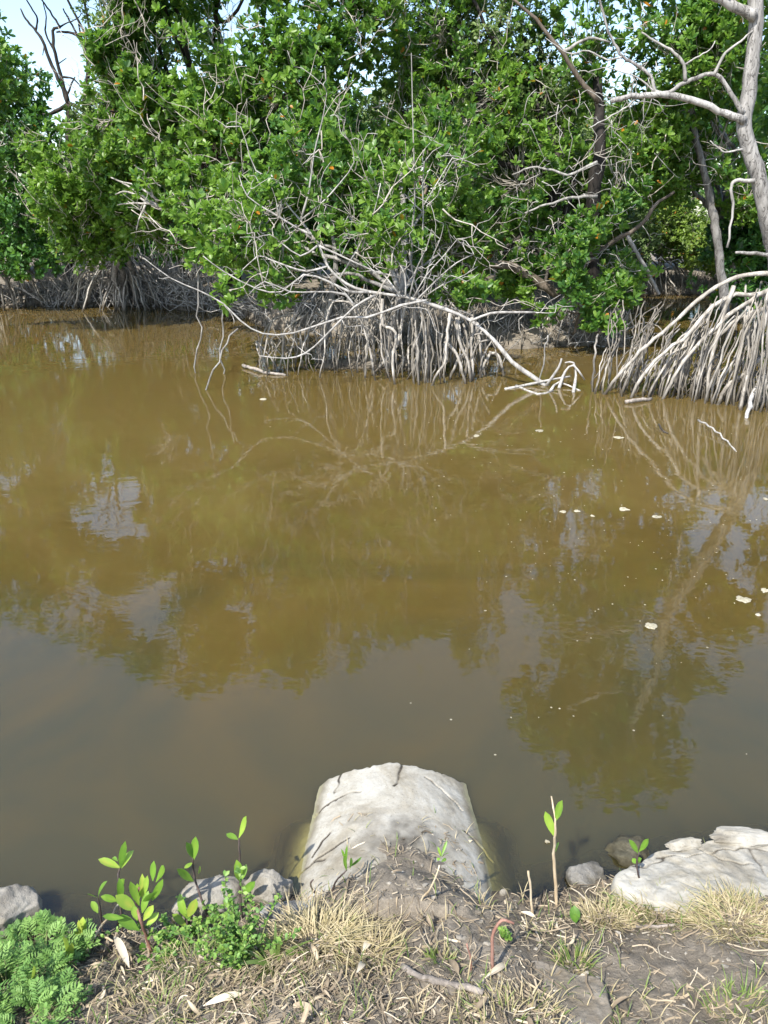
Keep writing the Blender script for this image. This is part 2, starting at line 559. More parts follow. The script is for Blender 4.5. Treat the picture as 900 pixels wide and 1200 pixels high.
def ground_at(px, py):                   # first hit of a pixel's ray with the land, the water level if none
    d = ray(px, py)
    d = d / np.linalg.norm(d)
    t = np.linspace(1.2, 3.2, 900)
    p = np.array([0, 0, CAM_Z]) + d * t[:, None]
    z = np.maximum(np.maximum(Hf(p[:, 0], p[:, 1]), culvert_z(p[:, 0], p[:, 1])), 0)
    k = np.argmax(p[:, 2] < z)
    return p[k]

# ------------------------------------------------------------------ leaves and crowns
def leaf_shape(L, W, fold=.18, droop=.12):
    ys_ = np.array([0, .3, .62, .88])
    ws = np.array([.06, .36, .5, .34]) * W
    v = []
    for y, w in zip(ys_, ws):
        z = -droop * L * y * y
        v += [(-w, y * L, z + fold * w), (0, y * L, z), (w, y * L, z + fold * w)]
    v.append((0, L, -droop * L))
    v = np.array(v)
    t = []
    for i in range(3):
        a = i * 3
        t += [(a, a + 1, a + 4), (a, a + 4, a + 3), (a + 1, a + 2, a + 5), (a + 1, a + 5, a + 4)]
    t += [(9, 10, 12), (10, 11, 12)]
    return v, np.array(t)


def rosette(seed, n, L, W, el=(15, 70)):
    r = random.Random(seed)
    V, T, I, k = [], [], [], 0
    for j in range(n):
        az = j * 2.4 + r.uniform(-.3, .3)
        e = R(el[0] + (el[1] - el[0]) * (j / max(n - 1, 1)) + r.uniform(-10, 10))
        v, t = leaf_shape(L * r.uniform(.75, 1.1), W * r.uniform(.85, 1.1), r.uniform(.05, .35), r.uniform(-.05, .3))
        roll = r.uniform(-.5, .5)
        c, s = math.cos(roll), math.sin(roll)
        v = np.stack([v[:, 0] * c - v[:, 2] * s, v[:, 1], v[:, 0] * s + v[:, 2] * c], 1)
        c, s = math.cos(e), math.sin(e)
        v = np.stack([v[:, 0], v[:, 1] * c - v[:, 2] * s, v[:, 1] * s + v[:, 2] * c], 1)
        v[:, 2] += r.uniform(-.03, .02)
        c, s = math.cos(az), math.sin(az)
        v = np.stack([v[:, 0] * c - v[:, 1] * s, v[:, 0] * s + v[:, 1] * c, v[:, 2]], 1)
        V.append(v); T.append(t + k); I.append(np.full(len(v), j)); k += len(v)
    return np.vstack(V), np.vstack(T), np.concatenate(I)

ROS = [rosette(i, 6 + i % 4, .115, .05) for i in range(6)]
SMALL = [rosette(20 + i, 7 + i % 3, .07, .028, (0, 60)) for i in range(5)]
SUN_TO = np.array([-.36, -.60, .71])


def sample_lobes(lobes, n, seed, gap=.0, gscale=1.1):
    r = np.random.default_rng(seed)
    w = np.array([(l[1][0] * l[1][2]) * (l[2] if len(l) > 2 else 1) for l in lobes])
    w /= w.sum()
    pts, nrm, li = [], [], []
    total = 0
    while total < n:
        k = 4000
        idx = r.choice(len(lobes), k, p=w)
        d = r.standard_normal((k, 3))
        d /= np.linalg.norm(d, axis=1)[:, None]
        rad = (r.random(k) ** .42)
        c = np.array([l[0] for l in lobes])[idx]
        s = np.array([l[1] for l in lobes])[idx]
        wob = 1 + .22 * fbm(c * 3.1 + d * 2.3, 2)
        p = c + d * s * (rad * wob)[:, None]
        keep = (fbm(p * gscale + seed, 3) > gap - .25 + .0 * rad) & (p[:, 2] > .35)
        pts.append(p[keep]); nrm.append((d / s)[keep]); li.append(idx[keep])
        total += keep.sum()
    p = np.vstack(pts)[:n]; d = np.vstack(nrm)[:n]; li = np.concatenate(li)[:n]
    d /= np.linalg.norm(d, axis=1)[:, None]
    return p, d, li


def crown(mb, p, d, seed, scale=1.0, templates=None, bias=0.0, yellow=.006):
    templates = templates or ROS
    r = np.random.default_rng(seed + 99)
    n = len(p)
    z = .75 * np.array([0, 0, 1]) + .55 * d + .3 * SUN_TO + .5 * r.standard_normal((n, 3))
    z /= np.linalg.norm(z, axis=1)[:, None]
    x = np.cross(z, r.standard_normal((n, 3)))
    x /= np.linalg.norm(x, axis=1)[:, None]
    y = np.cross(z, x)
    Rm = np.stack([x, y, z], 2)
    sc = scale * r.uniform(.7, 1.25, n)
    tone = .42 + bias + .22 * fbm(p * .9 + seed * 3.3, 2) + .1 * r.standard_normal(n)
    pick = r.integers(0, len(templates), n)
    for k, (tv, tt, ti) in enumerate(templates):
        ix = np.where(pick == k)[0]
        if not len(ix):
            continue
        V = np.einsum('nij,vj->nvi', Rm[ix] * sc[ix, None, None], tv) + p[ix, None, :]
        nl = ti.max() + 1
        tn = tone[ix, None] + .17 * r.standard_normal((len(ix), nl))
        tn = np.clip(tn, 0, .94)
        tn[r.random(tn.shape) < yellow] = 1.0
        tn = tn[:, ti]
        off = (np.arange(len(ix)) * len(tv))[:, None, None]
        mb.add(V.reshape(-1, 3), (tt[None] + off).reshape(-1, 3), None, tn.ravel())


def wander(a, b, n, amp, r):
    a, b = np.asarray(a, float), np.asarray(b, float)
    t = np.linspace(0, 1, n)[:, None]
    p = a + (b - a) * t
    L = np.linalg.norm(b - a)
    off = r.standard_normal((n, 3)) * amp * L
    off[0] = off[-1] = 0
    return p + off


def L_(px, py, Y, rx, ry, dep, w=1.0):   # a crown lobe, radii in pixels across and metres deep
    c = P(px, py, Y)
    s = px_size(c)
    return (c, np.array([rx * s, dep, ry * s]), w)


def poly(pts, Y):
    return np.array([P(a[0], a[1], a[2] if len(a) > 2 else Y) for a in pts])


def rpx(r, Y):
    return r * (Y * cp + .3) / FPX


def add_foliage(root, lobes, n, seed, leaf='leaf', scale=1.0, templates=None, twigs=90, twig_mat='twig', hub=None, gap=0.0, bias=0.0, gscale=1.1, yellow=.006, tr=.006, bare=0):
    p, d, li = sample_lobes(lobes, n, seed, gap, gscale)
    mb = MB()
    crown(mb, p, d, seed, scale, templates, bias, yellow)
    mb.build('crown', M[leaf], root, smooth=False)
    if twigs:
        r = np.random.default_rng(seed + 5)
        tw = MB()
        for k in r.choice(len(p), min(twigs, len(p)), replace=False):
            c, s = lobes[li[k]][0], lobes[li[k]][1]
            st = c + (p[k] - c) * r.uniform(-.1, .45) - np.array([0, 0, .25 * s[2]])
            q = wander(st, p[k], 5, .05, r)
            q[1:-1, 2] -= .04 * np.linalg.norm(p[k] - st)
            r0 = tr * r.uniform(.7, 1.9)
            tube(tw, q, r0, r0 * .4, 4, r.uniform(.3, 1), 2)
            for m_ in range(r.integers(1, 4)):
                b = q[r.integers(1, 4)]
                e = b + (p[k] - st) * .4 + r.standard_normal(3) * .16
                tube(tw, wander(b, e, 4, .07, r), r0 * .6, r0 * .3, 4, r.uniform(.3, 1), 2)
        for k in range(bare):                       # leafless silver shoots on the side towards the water
            l = lobes[r.integers(0, len(lobes))]
            d_ = r.standard_normal(3); d_[1] = -abs(d_[1]) - .5; d_ /= np.linalg.norm(d_)
            b = l[0] + d_ * l[1] * r.uniform(.7, 1.0)
            up = np.array([r.normal(0, .6), r.normal(-.1, .15), r.normal(.35, .6)])
            Lb = r.uniform(.3, .95)
            e = b + up / np.linalg.norm(up) * Lb
            q = wander(b, e, 6, .045, r)
            r0 = tr * r.uniform(.8, 1.7)
            tube(tw, q, r0, r0 * .35, 5, r.uniform(.75, 1), 2)
            for m_ in range(r.integers(2, 6)):
                b2 = q[r.integers(1, 5)]
                e2 = b2 + (up / np.linalg.norm(up) * .8 + r.standard_normal(3) * .6) * Lb * r.uniform(.2, .5)
                tube(tw, wander(b2, e2, 4, .06, r), r0 * .6, r0 * .25, 4, r.uniform(.75, 1), 2)
        o = tw.build('twigs', M[twig_mat], root)
        o['kind'] = 'stuff'


def limbs(root, start, targets, r0, seed, mat):
    r = np.random.default_rng(seed)
    for t in targets:
        mb = MB()
        L = np.linalg.norm(np.asarray(t) - start)
        q = wander(start, t, 6, .035, r)
        q[1:-1, 2] += .05 * L
        tube(mb, q, r0 * r.uniform(.6, 1), r0 * .22, 7, r.uniform(.3, .8), 3, .06)
        mb.build('limb', M[mat], root)


def prop_root(root, pts, r0, r1, mat='root', tint=None, name='prop_root', k=4):
    mb = MB()
    tube(mb, pts, r0, r1, 6, random.uniform(.25, 1) if tint is None else tint, k, .07)
    return mb.build(name, M[mat], root)


def root_arch(top, foot, bow, r):
    """a stilt root: leaves its stem at a slant, bends over and drops to the mud"""
    top, foot = np.asarray(top, float), np.asarray(foot, float)
    a = top + (foot - top) * np.array([.45, .45, .18])
    b = top + (foot - top) * np.array([.8, .8, .58])
    a += r.standard_normal(3) * bow
    b += r.standard_normal(3) * bow
    return np.array([top, a, b, foot])

# ---- the central mangrove standing in the water
rr = np.random.default_rng(31)
D = thing('mangrove_tree', 'mangrove standing in the water at centre on a dense cage of pale prop roots', 'mangrove', G(450, 440, 0))
lobes = [L_(300, 250, 10.8, 62, 60, .7), L_(375, 195, 11.0, 80, 70, .9), L_(460, 235, 11.2, 75, 75, .8), L_(525, 195, 11.6, 70, 70, .8),
         L_(330, 318, 10.5, 52, 40, .5), L_(430, 300, 10.9, 60, 45, .6), L_(240, 235, 11.2, 50, 50, .6), L_(530, 285, 11.6, 55, 50, .6), L_(255, 300, 11, 40, 22, .4, .6), L_(545, 342, 10.6, 36, 22, .3, 1.1), L_(330, 262, 9.6, 70, 60, .25, .45), L_(420, 285, 9.4, 80, 45, .25, .4), L_(300, 345, 9.5, 50, 28, .25, .5), L_(470, 235, 9.7, 60, 60, .25, .35), L_(250, 285, 10, 45, 45, .3, .5)]
add_foliage(D, lobes, 2600, 3, 'leaf', 1.0, twigs=220, gap=.2, bias=.11, gscale=2.0, bare=50)
hub = P(470, 345, 10.3)
mb = MB(); tube(mb, poly([(455, 432, 10.5), (462, 385, 10.4), (470, 345, 10.3), (475, 280, 10.6), (470, 200, 11)], 10), .085, .03, 8, .4, 4, .06); mb.build('trunk', M['bark_grey'], D)
mb = MB(); tube(mb, poly([(375, 425, 10.7), (385, 370, 10.6), (395, 300, 10.8), (380, 220, 11)], 10), .06, .025, 8, .4, 4, .06); mb.build('trunk', M['bark_grey'], D)
limbs(D, hub, [l[0] for l in lobes[:8]], .038, 2, 'bark_grey')
rail = [(290, 395, 10.4), (330, 372, 10.4), (380, 352, 10.2), (430, 345, 10.0), (480, 345, 9.8), (520, 352, 9.7), (560, 378, 9.6), (585, 405, 9.5)]
rx_ = np.array([a[0] for a in rail]); ry_ = np.array([a[1] for a in rail]); rY = np.array([a[2] for a in rail])
for i in range(96):
    if i < 26:
        b = rr.normal(490, 16); lean = rr.normal(0, 9)
    elif i < 56:
        b = rr.uniform(385, 470); lean = rr.normal(0, 22)
    elif i < 76:
        b = rr.uniform(500, 592); lean = rr.normal(-8, 22)
    else:
        b = rr.uniform(296, 390); lean = rr.normal(14, 24)
    t = np.clip(b + lean, 300, 583)
    Yt = np.interp(t, rx_, rY) + rr.uniform(-.15, .75)
    ty = np.interp(t, rx_, ry_) + rr.uniform(-6, 16)
    fy = np.interp(b, [296, 340, 400, 490, 560, 592], [440, 446, 441, 452, 447, 443]) - rr.uniform(0, 20 if i >= 26 else 9)
    foot = G(b, fy, 0)
    foot[2] = -.12
    top = P(t, ty, Yt if i % 3 else foot[1] + .1)
    q = root_arch(top, foot, .035, rr)
    r0 = rr.uniform(.007, .0135)
    prop_root(D, q, r0, r0 * .85, 'root' if rr.random() < .72 else 'root_dark')
# hand-placed forked roots at the right end
for pts in ([(527, 367), (523, 405), (521, 425), (510, 442), (505, 452)], [(535, 372), (538, 400), (549, 425), (552, 448)], [(560, 380), (563, 410), (566, 430), (572, 440)],
            [(560, 378), (548, 408), (535, 425), (525, 445)], [(553, 372), (553, 402), (553, 446)], [(573, 413), (585, 418), (592, 440)], [(522, 400), (535, 415), (540, 430), (548, 450)], [(575, 412), (566, 430), (560, 443)],
            [(448, 350), (449, 380), (464, 390), (460, 425), (464, 450)], [(437, 350), (436, 385), (440, 430)], [(478, 345), (468, 395), (462, 410), (430, 440)]):
    Y0 = G(*pts[-1])[1]
    q = poly([(a, b, Y0 + .12 * (1 - i / (len(pts) - 1))) for i, (a, b) in enumerate(pts)], Y0)
    q[-1][2] = -.1
    prop_root(D, q, rpx(2.0, Y0), rpx(1.6, Y0), 'root', 1.0)

# ---- bleached dead branches sprawling from its foot
DB = thing('dead_branch', 'bleached bare branch sprawling low over the water in front of the central mangrove', 'dead branch', G(645, 456, 0))
def db(name, pts, Y, r0, r1, mat='bleached', tint=1.0, par=None, k=2):
    mb = MB(); tube(mb, poly(pts, Y), rpx(r0 * .68, Y), rpx(r1 * .62, Y), 7, tint if tint < 1 else rr.uniform(.4, 1), k, .1)
    return mb.build(name, M[mat], par or DB)
db('main_limb', [(648, 458, 9.3), (622, 440, 9.35), (600, 424, 9.4), (580, 400, 9.45), (552, 376, 9.5), (520, 362, 9.5), (475, 348, 9.5), (432, 342, 9.5), (405, 332, 9.5), (384, 312, 9.5), (374, 288, 9.6), (352, 258, 9.7), (335, 238, 9.7), (318, 205, 9.8)], 9.5, 4.2, 1.4)
for pts, Y, r0, r1 in (
    ([(500, 352), (470, 358), (430, 372), (400, 372), (345, 390), (308, 391), (282, 376), (262, 356), (232, 340), (200, 326), (168, 302)], 9.2, 2.3, .8),
    ([(440, 346), (415, 360), (380, 395), (358, 414), (335, 420), (305, 417)], 9.1, 2.2, 1.1),
    ([(432, 342), (410, 342), (385, 330), (356, 322), (330, 342), (300, 338), (262, 318), (238, 300)], 9.3, 2.4, .8),
    ([(420, 368), (405, 345), (370, 342), (340, 342), (310, 330), (292, 345)], 9.15, 2, .9),
    ([(384, 312), (360, 318), (340, 313), (318, 305), (302, 300), (280, 320), (262, 322)], 9.4, 2, .7),
    ([(372, 288), (352, 300), (330, 285), (305, 272), (290, 258)], 9.4, 1.8, .7),
    ([(365, 275), (350, 268), (320, 250), (290, 230), (280, 205)], 9.5, 1.9, .7),
    ([(352, 258), (362, 225), (368, 180), (378, 140), (383, 108)], 9.6, 1.7, .7),
    ([(335, 238), (328, 215), (300, 200), (288, 165), (282, 148)], 9.7, 1.6, .6),
    ([(352, 258), (375, 240), (398, 215), (415, 190), (410, 165)], 9.6, 1.6, .6),
    ([(374, 288), (400, 300), (440, 318), (470, 325)], 9.4, 2.0, 1.2),
    ([(398, 326), (420, 290), (438, 250), (446, 215)], 9.5, 1.7, .6),
    ([(552, 376), (575, 367), (600, 366), (627, 366)], 9.4, 2.4, 1.8),
    ([(475, 348), (474, 320), (455, 290), (440, 268)], 9.4, 1.6, .6),
    ([(480, 348), (488, 315), (500, 290), (506, 268)], 9.4, 1.6, .6),
    ([(485, 348), (500, 322), (520, 300), (536, 280)], 9.4, 1.6, .6),
    ([(490, 350), (515, 325), (535, 308), (555, 298)], 9.4, 1.6, .6),
    ([(470, 348), (450, 322), (438, 312), (430, 295)], 9.4, 1.5, .6),
    ([(492, 350), (480, 300), (486, 240), (484, 150), (482, 62)], 9.9, 2.0, .7),
    ([(494, 330), (496, 250), (497, 190), (520, 170)], 9.9, 1.8, .6),
    ([(488, 346), (472, 312), (465, 285), (462, 262)], 9.5, 1.4, .5),
    ([(495, 344), (503, 310), (516, 280), (520, 262)], 9.5, 1.4, .5),
    ([(500, 346), (520, 333), (545, 322), (560, 312)], 9.5, 1.3, .5),
    ([(497, 250), (478, 232), (462, 210), (455, 190)], 9.9, 1.2, .5),
    ([(497, 240), (512, 215), (530, 185)], 9.9, 1.2, .5)):
    b = db('bare_branch', pts, Y, r0, r1)
    tw = MB()
    q = poly(pts, Y)
    for j in range(rr.integers(2, 6)):
        a = q[rr.integers(1, len(q))]
        e = a + np.array([rr.normal(0, .22), rr.normal(-.05, .12), rr.normal(.1, .2)])
        e[2] = max(e[2], .08)
        tube(tw, wander(a, e, 5, .08, rr), rpx(.55, Y), rpx(.28, Y), 4, rr.uniform(.7, 1), 2)
        if rr.random() < .6:
            e2 = (a + e) / 2 + np.array([rr.normal(0, .12), 0, rr.normal(.05, .12)])
            tube(tw, wander((a + e) / 2, e2, 4, .08, rr), rpx(.45, Y), rpx(.25, Y), 4, rr.uniform(.7, 1), 2)
    o = tw.build('twigs', M['bleached'], b, org=np.array(DB['_org'])); o['kind'] = 'stuff'

for pts, lab in (([(232, 285), (233, 340), (231, 400), (227, 437)], 'thin grey stick hanging straight down into the water, leftmost of the loose sticks'),
                 ([(262, 352), (259, 395), (258, 438)], 'short grey stick standing upright in water left of the roots'),
                 ([(279, 385), (255, 422), (233, 456)], 'pale straight stick slanting down leftwards into the open water'),
                 ([(632, 448), (637, 418), (642, 393)], 'short pale stake standing upright beside the fallen branch tip')):
    f = G(*(pts[-1] if pts[-1][1] > 420 else pts[0]))
    q = poly([(a, b, f[1] - .02) for a, b in pts], 9)
    q[np.argmin(q[:, 2])][2] = -.15
    mb = MB(); tube(mb, q, rpx(1.0, f[1]), rpx(.9, f[1]), 6, .35, 4, .05, jit=.2)
    tag(mb.build('dead_stick', M['bleached'], org=f), lab, 'stick')

# fallen driftwood tangle right of centre
SN = thing('driftwood_snag', 'white forked driftwood lying at the waterline between the two root stands', 'driftwood', G(630, 456, 0))
for pts in ([(592, 456), (622, 450), (650, 444), (668, 441)], [(605, 452), (630, 462), (648, 458)], [(640, 452), (655, 430), (658, 420)], [(655, 455), (662, 436), (672, 428), (685, 445)], [(645, 458), (655, 448), (680, 458)], [(672, 460), (675, 440), (672, 425), (662, 425)]):
    Y0 = 9.25
    mb = MB(); tube(mb, poly([(a, b, G(a, max(b, 452))[1] + .0) for a, b in pts], Y0), rpx(1.9, Y0), rpx(.9, Y0), 6, .8, 2, .1, jit=.2)
    mb.build('branch', M['bleached'], SN)

# ---- right mangrove with its big trunk
F = thing('mangrove_tree', 'tall grey mangrove trunk at the right edge above a thick stand of slanting roots', 'mangrove', G(905, 470, 0))
mb = MB(); tube(mb, poly([(912, 420, 8.75), (914, 350, 8.7), (906, 290, 8.65), (899, 255, 8.6), (888, 205, 8.6), (877, 172, 8.6), (872, 143, 8.6), (878, 105, 8.6), (884, 50, 8.6), (886, 0, 8.6), (880, -70, 8.6), (890, -150, 8.6)], 8.6), rpx(9.5, 8.6), rpx(6.6, 8.6), 16, .6, 4, .035, jit=.04); mb.build('trunk', M['bark_grey'], F)
for pts, r0, r1 in (([(872, 142), (842, 129), (800, 114), (770, 111), (740, 113), (716, 119)], 6.5, 4.6),
                    ([(871, 133), (858, 112), (838, 87), (815, 92), (797, 99), (785, 108), (768, 107), (764, 92), (750, 79), (730, 66), (717, 45), (706, 15), (700, -15)], 4.2, 2.2),
                    ([(837, 87), (850, 62), (868, 48), (882, 36)], 2.8, 1.6),
                    ([(803, 95), (801, 76), (790, 62), (770, 50), (752, 38)], 3.4, 1.6),
                    ([(884, 18), (862, 8), (838, -4), (800, -25), (760, -60)], 9, 5.5),
                    ([(884, 212), (862, 212), (857, 222), (859, 246), (852, 290)], 3.6, 2.2),
                    ([(912, 300), (885, 297), (862, 296)], 4.2, 2.8),
                    ([(802, 76), (815, 68), (832, 58), (838, 48)], 1.6, .8),
                    ([(870, 175), (850, 178), (838, 170), (832, 165)], 1.8, .9),
                    ([(748, 113), (730, 128), (705, 142), (690, 150)], 1.7, .8),
                    ([(730, 66), (712, 70), (690, 60), (665, 62), (640, 45)], 1.7, .7),
                    ([(770, 108), (745, 90), (712, 80), (690, 84)], 1.6, .7)):
    mb = MB(); tube(mb, poly(pts, 8.55), rpx(r0 * .6, 8.55), rpx(r1 * .52, 8.55), 9, .8, 4, .05, .25); mb.build('limb', M['bark_grey'] if r0 > 4 else M['bleached'], F)
lobesF = [L_(920, 0, 9.2, 70, 60, .8), L_(830, -60, 9.3, 90, 60, .9), L_(960, 120, 9.6, 70, 90, .6), L_(740, -110, 9.5, 80, 50, .8), L_(880, -190, 9.2, 120, 110, 1.2), L_(970, 250, 9.8, 60, 80, .5), L_(790, -170, 9.6, 90, 60, 1)]
add_foliage(F, lobesF, 1500, 11, 'leaf', 1.15, twigs=90, gap=.05, gscale=1.6)
arcs = [[(912, 320), (880, 322), (848, 332), (815, 354), (785, 382), (750, 412), (725, 440), (700, 462)], [(912, 335), (880, 352), (845, 378), (815, 408), (790, 440), (775, 468)],
        [(912, 360), (880, 366), (850, 385), (825, 420), (810, 465)], [(905, 340), (895, 380), (880, 430), (868, 482)], [(860, 335), (845, 380), (832, 430), (828, 470)],
        [(912, 400), (880, 430), (850, 455), (838, 476)], [(905, 345), (850, 350), (800, 398), (760, 430), (735, 466)]]
for j, a in enumerate(arcs):
    Yf = G(*a[-1])[1]
    q = poly([(u[0], u[1], 8.65 + (Yf - 8.65) * (i / (len(a) - 1)) ** 1.3) for i, u in enumerate(a)], 8.6)
    q[-1][2] = -.12
    prop_root(F, q, rpx(2.9, 8.5), rpx(1.9, 8.5), 'root', .85)
ax = np.array([700, 750, 785, 815, 848, 880, 912]); ay = np.array([440, 405, 378, 352, 334, 324, 320])
for i in range(88):
    b = rr.uniform(692, 905) if i < 66 else rr.uniform(725, 880)
    lean = np.interp(b, [692, 740, 820, 905], [12, 34, 40, 18]) * rr.uniform(.3, 1.4)
    t = b + lean
    fyp = np.interp(b, [690, 740, 800, 860, 905], [464, 466, 471, 478, 487]) - abs(rr.normal(0, 9))
    foot = G(b, fyp); foot[2] = -.12
    hi = np.interp(t, ax, ay)
    ty = hi + abs(rr.normal(0, 26)) + (6 if i % 2 else 24)
    if b < 745:
        ty = rr.uniform(388, 425)
    top = P(t, min(ty, fyp - 25), foot[1] + rr.uniform(0, .5))
    q = root_arch(top, foot, .022, rr)
    r0 = rr.uniform(.007, .0135)
    prop_root(F, q, r0 * .9, r0, 'root' if rr.random() < .82 else 'root_dark')

for root_, n_, (b0, b1), ypx, leans, hpx, Yoff in ((F, 130, (690, 905), ([690, 740, 800, 860, 905], [460, 462, 467, 474, 482]), (0, 45), (30, 110), .55), (D, 75, (300, 590), ([296, 340, 400, 490, 560, 592], [436, 441, 437, 446, 442, 438]), (-25, 25), (30, 85), .45)):
    mb = MB()
    for i in range(n_):
        b = rr.uniform(b0, b1)
        foot = G(b, np.interp(b, *ypx) - abs(rr.normal(0, 8))); foot[2] = -.1
        top = P(b + rr.uniform(*leans), np.interp(b, *ypx) - rr.uniform(*hpx), foot[1] + rr.uniform(0, Yoff))
        tube(mb, root_arch(top, foot, .05, rr), .0075, .0075, 5, rr.uniform(.0, .8), 3, .08, jit=.2)
    mb.build('rootlets', M['root_dark'], root_)['kind'] = 'stuff'

# loose pieces in the water by the right stand
def in_water(name, label, cat, pts, r0, r1, mat='bleached'):
    base = G(*pts[-1])
    q = []
    for (a, b, h_) in [(p_[0], p_[1], p_[2] if len(p_) > 2 else 0.0) for p_ in pts]:
        g = G(a, b, h_)
        q.append(g)
    mb = MB(); Y0 = base[1]
    tube(mb, np.array(q), rpx(r0, Y0), rpx(r1, Y0), 6, .95, 4, .07)
    return tag(mb.build(name, M[mat], org=base), label, cat)
in_water('floating_twig', 'thin pale twig leaning out of the water near the right edge', 'twig', [(818, 492, .06), (835, 502, .05), (852, 517, .02), (866, 535, -.02)], 1.3, .9)
in_water('dead_branch', 'white forked dead branch dipping into water below the right roots', 'dead branch', [(905, 432, .3), (890, 448, .22), (880, 470, .12), (874, 494, -.03)], 3.2, 2.4)
in_water('floating_twig', 'short dark curved twig floating below the slanting roots', 'twig', [(772, 497, .04), (777, 505, .02), (783, 508, .0)], 1.3, .9, 'bark_dark')
in_water('floating_log', 'small brown log floating against the foot of the slanting roots', 'log', [(733, 471, .02), (745, 469, .03), (763, 467, .02)], 2.6, 2.0, 'driftwood')
in_water('floating_log', 'pale barkless log end lying left of the central root cage', 'log', [(285, 428, .03), (297, 432, .03), (315, 437, .02), (335, 440, .0)], 2.2, 1.6, 'driftwood')

# ---- trees behind
def back_tree(label, base_xy, lobes, n, seed, leaf, trunk_mat, r0, scale=1.0, templates=None, twigs=70, roots=0, root_mat='root_dark', gap=0.0, bias=0.0, name='mangrove_tree', cat='mangrove', spread=.8, lean=None, group=None, gscale=1.1, trunks=1, root_h=(.5, 1.1), bare=0):
    bx, by = base_xy
    bz = float(Hf(bx, by))
    t = thing(name, label, cat, (bx, by, bz), group)
    r = np.random.default_rng(seed)
    cen = np.mean([l[0] for l in lobes], axis=0)
    fork = np.array([bx, by, bz]) + (cen - np.array([bx, by, bz])) * .55
    for k in range(trunks):
        o = r.standard_normal(3) * (.25 if k else 0); o[2] = 0
        mb = MB(); tube(mb, wander(np.array([bx, by, bz - .1]) + o * 1.6, fork + o * .5, 6, .03, r), r0, r0 * .6, 9, .5, 3, .06); mb.build('trunk', M[trunk_mat], t)
    limbs(t, fork, [l[0] for l in lobes], r0 * .55, seed, trunk_mat)
    for k in range(roots):
        a = r.uniform(0, 2 * math.pi) if k % 3 else r.uniform(math.pi * 1.1, math.pi * 1.9)
        h_ = r.uniform(*root_h)
        top = np.array([bx, by, bz + h_]) + np.array([math.cos(a), math.sin(a), 0]) * r.uniform(.0, .35 * spread)
        d_ = spread * r.uniform(.5, 1.25)
        fx, fyy = bx + math.cos(a) * d_, by + math.sin(a) * d_
        foot = np.array([fx, fyy, max(float(Hf(fx, fyy)), -.3) - .06])
        prop_root(t, root_arch(top, foot, .05, r), .022, .016, root_mat)
    add_foliage(t, lobes, n, seed, leaf, scale, templates, twigs, 'twig', None, gap, bias, gscale, bare=bare)
    return t

A = back_tree('dark leafy mangrove at the far left edge with brown stilt roots in the water', (-8.9, 17.9), [L_(-15, 110, 18, 72, 70, 1.2), L_(15, 165, 17.6, 62, 75, 1.1), L_(5, 245, 17.2, 66, 60, 1), L_(-70, 200, 17.8, 70, 110, 1.2), L_(20, 300, 17, 55, 30, .8), L_(-25, 50, 18, 50, 30, 1)], 2600, 41, 'leaf_dark', 'bark_brown', .1, 1.15, roots=48, spread=1.1, gap=.0, root_h=(.8, 1.5))
A2 = back_tree('mangrove leaning in from the near left bank, cut by the picture edge', (-10.6, 13.6), [L_(-60, 120, 12.9, 60, 70, .8), L_(-15, 95, 12.8, 45, 55, .7), L_(-40, 190, 12.8, 60, 45, .7), L_(-110, 60, 13, 70, 80, 1), L_(-60, -10, 13, 45, 60, .7), L_(-8, -90, 13, 42, 40, .7), L_(60, -140, 13, 58, 45, .8), L_(125, -165, 13, 60, 50, .8)], 2300, 53, 'leaf', 'bark_brown', .09, .95, twigs=90, gap=.1, gscale=1.9, bare=20)
B = back_tree('bright green mangrove leaning over the water left of centre with tangled pale stems', (-6.0, 18.1), [L_(110, 205, 15.8, 62, 48, .9), L_(165, 250, 15.6, 62, 40, .9), L_(70, 240, 16, 50, 40, .8), L_(170, 175, 15.9, 55, 50, .9), L_(215, 280, 15.5, 55, 32, .7), L_(110, 285, 16.2, 45, 28, .7), L_(70, 175, 16.6, 40, 40, .8)], 2700, 42, 'leaf', 'bark_grey', .09, 1.15, roots=60, root_mat='root', spread=1.35, gap=.1, bias=.3, trunks=4, twigs=150, bare=25, gscale=1.7)
C = back_tree('tallest broad crowned mangrove left of centre with a dark leaning trunk', (-3.5, 17.2), [L_(170, 90, 13.2, 70, 65, 1.1), L_(260, 60, 13, 80, 70, 1.2), L_(350, 90, 12.8, 75, 70, 1.1), L_(230, 150, 12.9, 80, 55, 1), L_(300, -40, 13.2, 95, 60, 1.2), L_(190, -20, 13.5, 55, 45, 1), L_(290, 180, 12.7, 70, 45, .9), L_(420, 20, 13.2, 60, 60, 1.1), L_(270, -130, 13.4, 95, 60, 1.2), L_(185, 235, 12.7, 42, 40, .6), L_(370, -100, 13.5, 70, 60, 1), L_(172, -92, 12.8, 48, 62, .9), L_(142, 80, 13.2, 34, 70, .6, 2.2), L_(155, -35, 13.2, 42, 55, .7, 1.8), L_(134, 15, 13.4, 26, 40, .5, 2.6), L_(128, 130, 13.3, 30, 40, .5, 2)], 6000, 43, 'leaf', 'bark_dark', .13, 1.05, twigs=300, gap=.27, bias=.16, gscale=1.9, bare=75)
